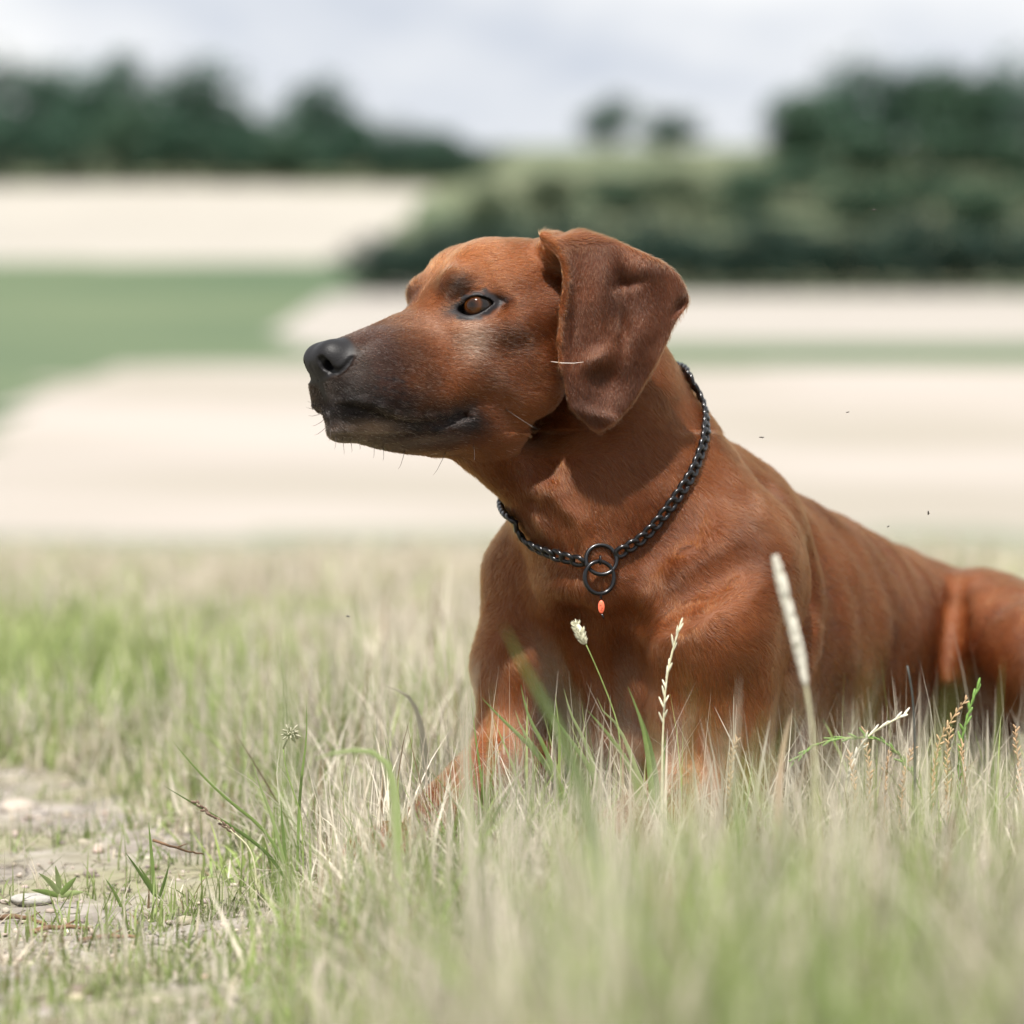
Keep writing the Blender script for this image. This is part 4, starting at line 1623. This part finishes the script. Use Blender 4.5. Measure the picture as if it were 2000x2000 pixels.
# fine dry grass
x, y = scatter(52000, 1.2, 3.4, pw=1.6)
e = x - track_edge(y)
keep = (rng.random(len(x)) < np.clip(.4 + e / .09, 0, 1)) & ~under_dog(x, y)
x, y, e = x[keep], y[keep], e[keep]
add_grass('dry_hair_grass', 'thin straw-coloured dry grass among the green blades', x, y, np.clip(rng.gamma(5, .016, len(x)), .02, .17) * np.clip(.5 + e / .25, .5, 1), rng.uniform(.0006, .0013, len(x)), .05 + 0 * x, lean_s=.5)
# short sparse turf on the track
x, y = scatter(78000, 1.5, 3.5, margin=1.3)
e = x - track_edge(y)
p = np.where(e < 0, np.clip(.42 + .42 * n2(x, y, .22, 5) + np.clip(-y - .05, -.3, .8) * .7, .03, 1), .25)
keep = (rng.random(len(x)) < p) & (e < .08)
x, y = x[keep], y[keep]
add_grass('track_turf', 'short sparse yellow-green turf on the bare track', x, y, np.clip(rng.gamma(4, .0055, len(x)), .006, .05), rng.uniform(.001, .0022, len(x)), np.clip(.55 + .3 * n2(x, y, .3, 6), .1, .95), lean_s=.55,
          greens=(np.array([.16, .21, .06]), np.array([.30, .35, .13])))
# litter of dead stalks lying on the track
x, y = scatter(20000, 1.5, 3.4, margin=1.3)
e = x - track_edge(y)
keep = (e < .12)
x, y = x[keep], y[keep]
add_grass('dead_grass_litter', 'flat litter of dead stalks lying on the track', x, y, rng.uniform(.01, .06, len(x)), rng.uniform(.0008, .002, len(x)), .02 + 0 * x, lean_s=.05, straws=(np.array([.30, .25, .19]), np.array([.50, .44, .36])))
lit = bpy.data.objects['dead_grass_litter']
co = np.empty(len(lit.data.vertices) * 3, dtype=np.float32); lit.data.vertices.foreach_get('co', co); co = co.reshape(-1, 12, 3)
bz0 = co[:, :1, 2:3]; hh = co[:, :, 2:3] - bz0
az = rng.uniform(0, 6.28, len(co))
co[:, :, 0] += (hh[:, :, 0] * np.cos(az)[:, None]); co[:, :, 1] += (hh[:, :, 0] * np.sin(az)[:, None]); co[:, :, 2:3] = bz0 + hh * .06 + .004
lit.data.vertices.foreach_set('co', co.ravel()); lit.data.update()
# taller rough grass behind, up to the brow of the hill
x, y = scatter(78000, 3.2, 9.6, pw=1.6)
e = x - track_edge(y)
keep = (e > -.02) & ~under_dog(x, y)
x, y, e = x[keep], y[keep], e[keep]
H = np.clip(rng.gamma(5, .019, len(x)), .02, .20) * np.clip(.5 + e / .3, .5, 1) * np.interp(y, [.7, 1.2, 2, 3, 4.5, 6], [.85, .72, .52, .42, .36, .3]) * (1 + .35 * n2(x, y, .7, 31).clip(-1, 1))
left = np.clip(-(x + .12) / .3, 0, 1)
add_grass('rough_grass', 'taller yellow-green rough grass on the brow behind the dog', x, y, H, rng.uniform(.003, .006, len(x)), np.clip(.08 + 1.1 * left * np.interp(y, [.7, 2.2, 3.0, 4.0], [.9, .8, .25, .05]) + .18 * n2(x, y, .6, 9), .03, .95),
          greens=(np.array([.22, .29, .09]), np.array([.42, .46, .20])))


# ---- single plants that stand out ----
def mat_flat(name, c, rough=.55):
    m = noise_mat(name, tuple(np.array(c) * .85), tuple(np.array(c) * 1.12), 220, rough=rough)
    return m


m_stem_g = mat_flat('green_stem', (.20, .27, .08)); m_stem_p = mat_flat('pale_stem', (.52, .50, .33)); m_seed_p = mat_flat('pale_seed', (.62, .60, .45))
m_seed_g = mat_flat('green_seed', (.13, .24, .05)); m_seed_b = mat_flat('brown_seed', (.44, .29, .17)); m_dark = mat_flat('dark_seed', (.05, .055, .05))
m_seed_w = mat_flat('silver_seed', (.62, .60, .52))


def curve_pts(P, n=14):
    P = np.asarray(P, float)
    for _ in range(3):
        Q = [P[0]]
        for i in range(len(P) - 1): Q += [P[i] * .75 + P[i + 1] * .25, P[i] * .25 + P[i + 1] * .75]
        P = np.array(Q + [P[-1]])
    s = np.concatenate([[0], np.cumsum(np.linalg.norm(np.diff(P, axis=0), axis=1))])
    t_ = np.linspace(0, s[-1], n)
    return np.stack([np.interp(t_, s, P[:, q]) for q in range(3)], 1)


def path_px(lst, y):
    return [at(a, b2, y) for a, b2 in lst]


def to_ground(P):
    g = np.array([P[-1][0] + .01 * (P[-1][0] - P[-2][0] if len(P) > 1 else 0), P[-1][1], 0.0])
    g[2] = float(ground_z(g[0], g[1])) - .005
    return list(P) + [g]


def spikelets(P, n, L, W, spread, alt=True, jitter=.2):
    """seeds set along a stalk; one mesh"""
    parts = []
    P = curve_pts(P, n + 2)
    for i in range(1, n + 1):
        tn = unit(P[i] - P[i + 1] if i + 1 < len(P) else P[i - 1] - P[i])
        sd = unit(np.cross(tn, [0, 1, 0])) * (1 if (i % 2 or not alt) else -1) + np.array([0, rng.normal(0, .35), 0])
        ax = unit(tn + sd * spread + rng.normal(0, jitter, 3))
        b1 = unit(np.cross(ax, [.3, 1, .2])); b2_ = np.cross(ax, b1)
        Rm = np.stack([b1, b2_, ax], 1)
        l_ = L * rng.uniform(.75, 1.15)
        parts.append(ellipsoid_vf(P[i] + ax * l_ * .45, [W, W * .7, l_ * .5], 6, 4, Rm))
    return join_vf(parts)


def stalk(name, label, cat, pts, y, r, stem_mat, head=None, group=None, head_mat=None):
    """pts: photo path from the tip down; head = (fraction of path, n, L, W, spread)"""
    W3_ = path_px(pts, y)
    full = to_ground(W3_)
    root = empty(name, full[-1])
    tag(root, label, cat, group)
    c = curve_pts(full[::-1], 22)
    vs, fs_ = tube(c, np.linspace(r, r * .5, len(c)), 6)
    mesh_obj('stem', vs, fs_, stem_mat, root)
    if head:
        fr_, n_, L_, W_, sp = head
        k = max(3, int(len(c) * fr_))
        vs, fs_ = spikelets(c[::-1][:k], n_, L_, W_, sp)
        mesh_obj('seed_head', vs, fs_, head_mat or stem_mat, root)
    return root


# timothy-like stalk in front of the chest
r_ = stalk('timothy_grass', 'slender green grass stalk with one fluffy pale oval seed head before the dog\'s chest', 'grass stalk', [(1142, 1253), (1168, 1310), (1196, 1380), (1214, 1440)], -.07, .0008, m_stem_g)
top = at(1133, 1236, -.07); ax = unit(at(1128, 1220, -.07) - at(1144, 1256, -.07))
parts = []
for i in range(150):
    tt = rng.uniform(-1, 1); a = rng.uniform(0, 6.28); b1 = unit(np.cross(ax, [0, 1, 0])); b2_ = np.cross(ax, b1)
    rad_ = .0030 * math.sqrt(1 - tt * tt * .9)
    o_ = b1 * math.cos(a) + b2_ * math.sin(a)
    p_ = top + ax * tt * .0085 + o_ * rad_
    parts.append(tube([p_, p_ + (o_ * .7 + ax * .8) * .0022], [.00045, .0001], 4, cap=False))
parts.append(ellipsoid_vf(top, [.0028, .0028, .009], 8, 6, np.stack([np.cross(ax, [0, 1, 0]), np.cross(ax, np.cross(ax, [0, 1, 0])), ax], 1)))
vs, fs_ = join_vf(parts); mesh_obj('seed_head', vs, fs_, m_seed_p, r_)
stalk('rye_grass', 'thin upright pale rye-grass spike before the dog\'s left foreleg', 'grass stalk', [(1330, 1216), (1313, 1270), (1300, 1335), (1296, 1400), (1293, 1480)], -.08, .0011, m_stem_p, (.42, 20, .0095, .0008, .12), head_mat=m_seed_p)
stalk('rye_grass', 'thick pale cream seed spike leaning across the dog\'s shoulder', 'grass stalk', [(1516, 1094), (1535, 1170), (1560, 1265), (1580, 1370), (1592, 1480), (1597, 1560)], -.46, .0016, m_stem_p, None)
stalk('rye_grass', 'bright green rye-grass spike beside the dog\'s dark haunch', 'grass stalk', [(1912, 1338), (1893, 1385), (1878, 1440), (1872, 1500)], .0, .0010, m_seed_g, (.62, 22, .0095, .0012, .2), head_mat=m_seed_g)
stalk('rye_grass', 'arching rye-grass spike bent over, green in the middle', 'grass stalk', [(1545, 1492), (1575, 1462), (1620, 1444), (1680, 1438), (1730, 1446), (1770, 1490), (1810, 1560)], -.05, .0010, m_stem_g, (.62, 30, .0095, .0009, .15), head_mat=m_seed_g)
stalk('rye_grass', 'silvery rye-grass spike leaning out to one side over the arching one', 'grass stalk', [(1772, 1394), (1735, 1412), (1695, 1436), (1665, 1480), (1648, 1540)], -.05, .0011, m_stem_p, (.5, 22, .0095, .0009, .14), head_mat=m_seed_w)
stalk('plantain_stalk', 'dark thin bare stalk against the dog\'s flank', 'grass stalk', [(1772, 1300), (1782, 1350), (1786, 1420), (1787, 1470)], -.14, .0014, m_dark)
r_ = bpy.data.objects['rye_grass.001']
c = curve_pts(path_px([(1516, 1094), (1535, 1170), (1560, 1265), (1574, 1340)], -.46), 60)
parts = []
for i in range(330):
    k = rng.integers(0, 58); a = rng.uniform(0, 6.28); tn = unit(c[k] - c[k + 1])
    b1 = unit(np.cross(tn, [.1, 1, 0])); b2_ = np.cross(tn, b1); o_ = b1 * math.cos(a) + b2_ * math.sin(a)
    wd = .0022 * min(1, .45 + k / 14) * (1 if k < 45 else (58 - k) / 13 * .6 + .4)
    ax = unit(tn + o_ * .22)
    e1 = unit(np.cross(ax, [.3, 1, .2]))
    parts.append(ellipsoid_vf(c[k] + o_ * wd, [.0009, .0007, .0034], 5, 4, np.stack([e1, np.cross(ax, e1), ax], 1)))
vs, fs_ = join_vf(parts); mesh_obj('seed_head', vs, fs_, m_seed_w, r_)
# brown panicles
for k, (tx, ty, bx, by, yy, lb) in enumerate([(1890, 1362, 1820, 1470, -.02, 'brown nodding seed panicle beside the bright green rye-grass spike'), (1690, 1425, 1700, 1500, -.03, None), (1742, 1460, 1728, 1530, -.03, None), (1858, 1420, 1850, 1500, .0, None),
                                              (1984, 1418, 1992, 1500, .0, None), (1880, 1450, 1886, 1520, -.03, None), (1660, 1470, 1672, 1530, -.06, None), (1786, 1455, 1760, 1540, -.05, None), (1440, 1440, 1425, 1520, -.09, None)]):
    stalk('meadow_panicle', lb or 'short brown seed panicle in the dry grass beside the dog', 'grass stalk', [(tx, ty), ((tx * 2 + bx) / 3 - 4, (ty * 2 + by) / 3), (bx, by)], yy, .0007, m_seed_b, (.60, 30, .0055, .0008, .5), group=None if lb else 'brown seed panicles in the dry grass', head_mat=m_seed_b)
# dried seed head, left of the dog
r_ = stalk('dried_flower', 'small dry flower head on a green stem at the edge of the track', 'flower', [(553, 1462), (558, 1500), (572, 1545), (592, 1600)], -.02, .0009, m_stem_g)
c = at(567, 1432, -.02)
parts = []
for i in range(46):
    v = unit(rng.normal(size=3)); p_ = c + v * rng.uniform(.001, .0062)
    b1 = unit(np.cross(v, [.2, 1, .1])); parts.append(ellipsoid_vf(p_, [.0009, .0009, .0024], 5, 4, np.stack([b1, np.cross(v, b1), v], 1)))
parts.append(tube([at(553, 1462, -.02), c], [.0008, .0006], 5))
vs, fs_ = join_vf(parts); mesh_obj('seed_head', vs, fs_, mat_flat('grey_seed', (.34, .32, .24)), r_)
stalk('seed_grass', 'dark brown seed spike leaning left over the track edge', 'grass stalk', [(380, 1565), (410, 1590), (450, 1620), (500, 1665)], -.03, .0009, m_stem_p, (.45, 18, .0055, .0012, .3), head_mat=mat_flat('dark_brown_seed', (.16, .11, .08)))


# broad leafed tufts
def blade_mesh(pts, y, w, dy=.0):
    P = curve_pts(pts_w := [at(a, b2, y + dy * i / max(1, len(pts) - 1)) for i, (a, b2) in enumerate(pts)], 12)
    n = len(P)
    vs = []
    tan = np.gradient(P, axis=0)
    for i in range(n):
        t_ = i / (n - 1)
        ww = w * max(.03, min(1, 1.5 * t_ ** .75)) * (1 - .25 * t_ * t_)
        sd = unit(np.cross(unit(tan[i]), [0.25, 1, .1]))
        nn_ = unit(np.cross(sd, tan[i]))
        vs += [P[i] - sd * ww / 2 + nn_ * ww * .12, P[i] - nn_ * ww * .10, P[i] + sd * ww / 2 + nn_ * ww * .12]
    fs_ = []
    for i in range(n - 1):
        a = i * 3
        fs_ += [(a, a + 1, a + 4, a + 3), (a + 1, a + 2, a + 5, a + 4)]
    return vs, fs_


def blade_mat(name, c):
    m, t, b, o = new_mat(name)
    co_ = N(t, 'ShaderNodeTexCoord'); wv = N(t, 'ShaderNodeTexNoise'); wv.inputs['Scale'].default_value = 160
    r = N(t, 'ShaderNodeValToRGB'); r.color_ramp.elements[0].color = (*(np.array(c) * .8), 1); r.color_ramp.elements[1].color = (*(np.array(c) * 1.15), 1)
    t.links.new(co_.outputs['Object'], wv.inputs['Vector']); t.links.new(wv.outputs['Fac'], r.inputs[0]); t.links.new(r.outputs[0], b.inputs['Base Color'])
    tl = N(t, 'ShaderNodeBsdfTranslucent'); t.links.new(r.outputs[0], tl.inputs['Color'])
    ms = N(t, 'ShaderNodeMixShader'); ms.inputs[0].default_value = .35
    t.links.new(b.outputs[0], ms.inputs[1]); t.links.new(tl.outputs[0], ms.inputs[2]); t.links.new(ms.outputs[0], o.inputs[0])
    b.inputs['Roughness'].default_value = .45
    return m


bm_g = blade_mat('broad_green_leaf', (.20, .29, .085)); bm_l = blade_mat('light_green_leaf', (.32, .40, .17)); bm_s = blade_mat('grey_straw_leaf', (.50, .47, .36)); bm_d = blade_mat('deep_green_leaf', (.12, .19, .05))


def tuft(name, label, leaves, mats, base_px, y):
    root = empty(name, at_z(base_px, 1740, 0) * [1, 0, 0] + np.array([0, y, float(ground_z(at(base_px, 1700, y)[0], y))]))
    tag(root, label, 'grass tuft')
    for i, (pts, w) in enumerate(leaves):
        vs, fs_ = blade_mesh(pts, y + (i % 5 - 2) * .008, w, dy=.01)
        mesh_obj('leaf', vs, fs_, mats[i % len(mats)], root)
    return root


L1 = [([(1017, 1337), (1030, 1400), (1060, 1450), (1090, 1530), (1110, 1640)], .0042), ([(1006, 1387), (1020, 1430), (1060, 1480), (1100, 1560), (1120, 1660)], .0045), ([(940, 1362), (985, 1410), (1050, 1470), (1110, 1560), (1135, 1660)], .005),
      ([(1074, 1388), (1110, 1440), (1160, 1510), (1180, 1580), (1190, 1680)], .0052), ([(1101, 1344), (1115, 1400), (1145, 1450), (1165, 1520), (1185, 1660)], .004), ([(1145, 1385), (1185, 1430), (1235, 1500), (1250, 1580), (1250, 1680)], .0052)]
tuft('grass_tuft', 'tuft of broad green grass leaves before the dark of the dog\'s chest', L1, [bm_g, bm_l, bm_g], 1130, -.06)
L2 = [([(1226, 1340), (1250, 1400), (1262, 1450), (1272, 1530), (1280, 1680)], .0048), ([(1240, 1372), (1262, 1430), (1275, 1480), (1285, 1560), (1290, 1680)], .0055), ([(1166, 1362), (1170, 1385), (1205, 1410), (1235, 1480), (1262, 1560), (1270, 1680)], .0042), ([(1300, 1430), (1296, 1500), (1290, 1580), (1285, 1680)], .0035)]
tuft('grass_tuft', 'tuft of green grass leaves at the inner side of the dog\'s left foreleg', L2, [bm_g, bm_d, bm_l], 1280, -.07)
L3 = [([(335, 1445), (380, 1500), (440, 1560), (520, 1620), (560, 1700)], .0028), ([(320, 1535), (370, 1565), (430, 1600), (520, 1660), (560, 1720)], .003), ([(490, 1478), (505, 1530), (530, 1590), (560, 1700)], .0028), ([(598, 1372), (600, 1440), (585, 1540), (580, 1700)], .0026), ([(548, 1560), (552, 1620), (560, 1710)], .003)]
tuft('grass_tuft', 'loose tuft of thin green leaves leaning left at the edge of the track', L3, [bm_g, bm_d, bm_l], 565, -.01)
L4 = [([(290, 1605), (295, 1660), (302, 1745)], .0032), ([(245, 1665), (270, 1700), (302, 1750)], .003), ([(205, 1715), (225, 1745), (240, 1780)], .003), ([(330, 1690), (322, 1720), (310, 1755)], .0028), ([(270, 1690), (290, 1720), (305, 1752)], .003)]
tuft('grass_tuft', 'small upright green tuft growing on the bare track', L4, [bm_g, bm_d], 300, .0)
L5 = [([(75, 1705), (95, 1720), (115, 1745)], .005), ([(150, 1712), (135, 1728), (118, 1746)], .005), ([(108, 1690), (113, 1715), (116, 1745)], .005), ([(60, 1738), (85, 1742), (114, 1750)], .005), ([(165, 1742), (142, 1744), (118, 1750)], .005)]
tuft('weed_rosette', 'low green weed rosette beside the white stone', L5, [bm_l, bm_g], 116, .0)
# single grass blades close to the lens, in front of the dog
for k, (pts, w, yy, mt, lb) in enumerate([
        ([(985, 1225), (1020, 1300), (1080, 1400), (1130, 1520), (1170, 1700), (1190, 2050)], .0065, -.75, bm_d, 'broad dark green blade slanting before the dog\'s chest'),
        ([(925, 1290), (915, 1380), (905, 1480), (915, 1600), (930, 1950)], .0060, -.75, bm_s, 'wide pale blade before the dog\'s right elbow'),
        ([(1545, 1395), (1530, 1450), (1522, 1520), (1515, 1700), (1512, 1900)], .006, -.35, blade_mat('tan_leaf', (.50, .36, .25)), 'tan dry blade beside the dog\'s left elbow'),
        ([(615, 1482), (660, 1468), (725, 1464), (760, 1490), (772, 1560), (775, 1700), (775, 1900)], .0062, -.32, bm_l, 'pale green blade bent over in an arch beside the dog\'s paw'),
        ([(752, 1338), (790, 1352), (812, 1378), (825, 1430), (835, 1540), (840, 1740)], .006, .16, bm_s, 'pale curled blade behind the dog\'s paw'),
        ([(555, 1130), (560, 1250), (558, 1400), (556, 1600), (555, 1950)], .0035, -1.05, bm_g, 'green blade standing by itself over the track edge')]):
    P = [at(a, b2, yy) for a, b2 in pts]
    P = to_ground([p for p in P if p[2] > float(ground_z(p[0], p[1])) + .01])
    c = curve_pts(P, 16)
    tan = np.gradient(c, axis=0); vs = []; n = len(c)
    for i in range(n):
        t_ = i / (n - 1); ww = w * min(1, .08 + 1.8 * t_ ** .8)
        sd = unit(np.cross(unit(tan[i]), [.2, 1, 0.05])); nn_ = unit(np.cross(sd, tan[i]))
        vs += [c[i] - sd * ww / 2 + nn_ * ww * .12, c[i] - nn_ * ww * .1, c[i] + sd * ww / 2 + nn_ * ww * .12]
    fs_ = []
    for i in range(n - 1):
        a = i * 3; fs_ += [(a, a + 1, a + 4, a + 3), (a + 1, a + 2, a + 5, a + 4)]
    o = mesh_obj('lone_grass_blade', vs, fs_, mt)
    tag(o, lb, 'grass stalk')

# ---- small things on the track ----
m_twig = noise_mat('twig_bark', (.10, .06, .035), (.20, .12, .07), 120)


def twig(lst, y_list, r, label, forks=1):
    P = []
    for (a, b2), yy in zip(lst, y_list):
        p = at(a, b2, yy); P.append(p)
    c = curve_pts(P, 12)
    parts = [tube(c + rng.normal(0, r * .25, c.shape), np.linspace(r, r * .5, len(c)), 7)]
    for k in range(forks):
        i = 4 + 3 * k; e_ = c[i] + unit(c[i + 1] - c[i]) * .012 + np.array([0, 0, .006 * (-1) ** k])
        parts.append(tube([c[i], (c[i] + e_) / 2, e_], [r * .6, r * .45, r * .2], 6))
    vs, fs_ = join_vf(parts)
    o = mesh_obj('twig', vs, fs_, m_twig); tag(o, label, 'twig')


twig([(298, 1641), (325, 1650), (360, 1662), (398, 1668)], [.02, .02, .03, .05], .0011, 'short brown twig propped above the track by the loose tuft')
for (a, b2, c_, d_, lb) in ((0, 1757, 90, 1768, 'dark twig lying on the track below the white stone'), (60, 1782, 175, 1776, 'longer dark twig lying on the track below the weed rosette'), (155, 1802, 265, 1796, 'reddish twig lying on the track below the small tuft')):
    p0 = at_z(a, b2, .0); p1 = at_z(c_, d_, .0)
    p0[2] = float(ground_z(p0[0], p0[1])) + .004; p1[2] = float(ground_z(p1[0], p1[1])) + .004
    c = curve_pts([p0, (p0 + p1) / 2 + [0, .004, .002], p1], 10)
    vs, fs_ = join_vf([tube(c + rng.normal(0, .0004, c.shape), np.linspace(.0022, .0012, 10), 7), tube([c[5], c[5] + [.008, .006, .004]], [.001, .0004], 6)])
    o = mesh_obj('twig', vs, fs_, m_twig); tag(o, lb, 'twig')


def stone(px, row, r, c, label, seed):
    p = at_z(px, row, 0.0); p[2] = float(ground_z(p[0], p[1]))
    vs, fs_ = ellipsoid_vf((0, 0, 0), (1, 1, 1), 14, 9)
    vs = np.array(vs); rr = np.random.default_rng(seed)
    nz_ = 0
    for i in range(5):
        v = unit(rr.normal(size=3)) * rr.uniform(1.5, 3.5); nz_ = nz_ + np.sin(vs @ v + rr.uniform(0, 6))
    vs = vs * (1 + .07 * nz_)[:, None] * r + p + np.array([0, 0, r[2] * .35])
    o = mesh_obj('stone', vs, fs_, noise_mat('stone_%d' % seed, tuple(np.array(c) * .8), tuple(np.array(c) * 1.1), 90, bump=.3))
    tag(o, label, 'stone')


stone(60, 1722, np.array([.015, .009, .005]), (.36, .345, .32), 'flat white stone lying on the track beside the weed rosette', 1)
stone(160, 1925, np.array([.010, .008, .006]), (.16, .13, .10), 'dark brown pebble on the track', 2)
stone(35, 1560, np.array([.016, .014, .008]), (.40, .35, .30), 'grey pebble half sunk in the bare track', 3)
# gravel on the bare track
parts = []
base_v, base_f = ellipsoid_vf((0, 0, 0), (1, 1, .6), 6, 4)
base_v = np.array(base_v)
x, y = scatter(5200, 1.6, 3.5, margin=1.3)
k_ = (x - track_edge(y) < .03); x, y = x[k_], y[k_]
ng = len(x)
sz = rng.gamma(2.0, .0008, ng) + .0008
GVv = base_v[None] * (sz[:, None] * rng.uniform(.6, 1.3, (ng, 3)))[:, None, :]
ang = rng.uniform(0, 6.28, ng); ca_, sa_ = np.cos(ang)[:, None], np.sin(ang)[:, None]
GVv = np.stack([GVv[:, :, 0] * ca_ - GVv[:, :, 1] * sa_, GVv[:, :, 0] * sa_ + GVv[:, :, 1] * ca_, GVv[:, :, 2]], 2)
GVv += np.stack([x, y, ground_z(x, y) + .001], 1)[:, None, :]
bf = np.array(base_f)
GF = (bf[None] + (np.arange(ng) * len(base_v))[:, None, None]).reshape(-1, 4)
gc = np.repeat((np.array([.34, .29, .245]) * rng.uniform(.55, 1.35, (ng, 1)) + rng.normal(0, .012, (ng, 3))).clip(.03, .8), len(base_v), 0)
m_grav, t, b, o = new_mat('gravel'); at_ = N(t, 'ShaderNodeAttribute', attribute_name='coat'); t.links.new(at_.outputs['Color'], b.inputs['Base Color']); b.inputs['Roughness'].default_value = .9
o = mesh_obj('gravel', GVv.reshape(-1, 3), GF, m_grav, smooth=False, cols=gc)
tag(o, 'fine grey-brown gravel scattered on the bare track', 'gravel', kind='stuff')

# ---- flies ----
m_fly, t, b, o = new_mat('fly_body'); b.inputs['Base Color'].default_value = (.02, .016, .014, 1); b.inputs['Roughness'].default_value = .35
m_wing, t, b, o = new_mat('fly_wing'); b.inputs['Base Color'].default_value = (.12, .10, .09, 1); b.inputs['Roughness'].default_value = .3; b.inputs['Alpha'].default_value = .55
for (a, b2, yy, s, lb) in ((1708, 410, .03, .8, 'tiny dark fly in the air before the hedge'), (1656, 805, -.02, .7, 'tiny dark fly in the air before the pale field, level with the dog\'s mouth'), (1487, 854, .0, .9, 'tiny dark fly in the air just above the dog\'s shoulder'),
                           (1813, 1002, -.03, 1.1, 'brown fly in the air above the dog\'s rump, the higher of two'), (1735, 1028, .02, .8, 'small dark fly in the air above the dog\'s back, the lower of two'), (680, 1204, .0, .85, 'tiny dark fly in the air over the grass before the dog\'s chest')):
    c = at(a, b2, yy)
    dr = unit(rng.normal(size=3) * [1, .5, .6]); up = unit(np.cross(dr, [0, 1, .2])); sd = np.cross(dr, up)
    root = empty('fly', c); tag(root, lb, 'fly')
    R_ = np.stack([dr, sd, up], 1)
    s_ = s * .001
    vs, fs_ = join_vf([ellipsoid_vf(c, [1.1 * s_, .55 * s_, .55 * s_], 8, 6, R_), ellipsoid_vf(c - dr * 1.3 * s_, [1.0 * s_, .5 * s_, .45 * s_], 8, 6, R_), ellipsoid_vf(c + dr * 1.3 * s_, [.45 * s_, .5 * s_, .45 * s_], 8, 6, R_)])
    mesh_obj('body', vs, fs_, m_fly, root)
    for sg in (1, -1):
        e_ = unit(-dr * .7 + sd * sg * .8 + up * .4)
        w_ = unit(np.cross(e_, up))
        P = [c + e_ * k2 * 2.6 * s_ for k2 in (0, .4, .75, 1)]
        vs = []
        for p_, ww in zip(P, (.12, .42, .45, .1)): vs += [p_ - w_ * ww * s_, p_ + w_ * ww * s_]
        mesh_obj('wing', vs, [(0, 1, 3, 2), (2, 3, 5, 4), (4, 5, 7, 6)], m_wing, root)
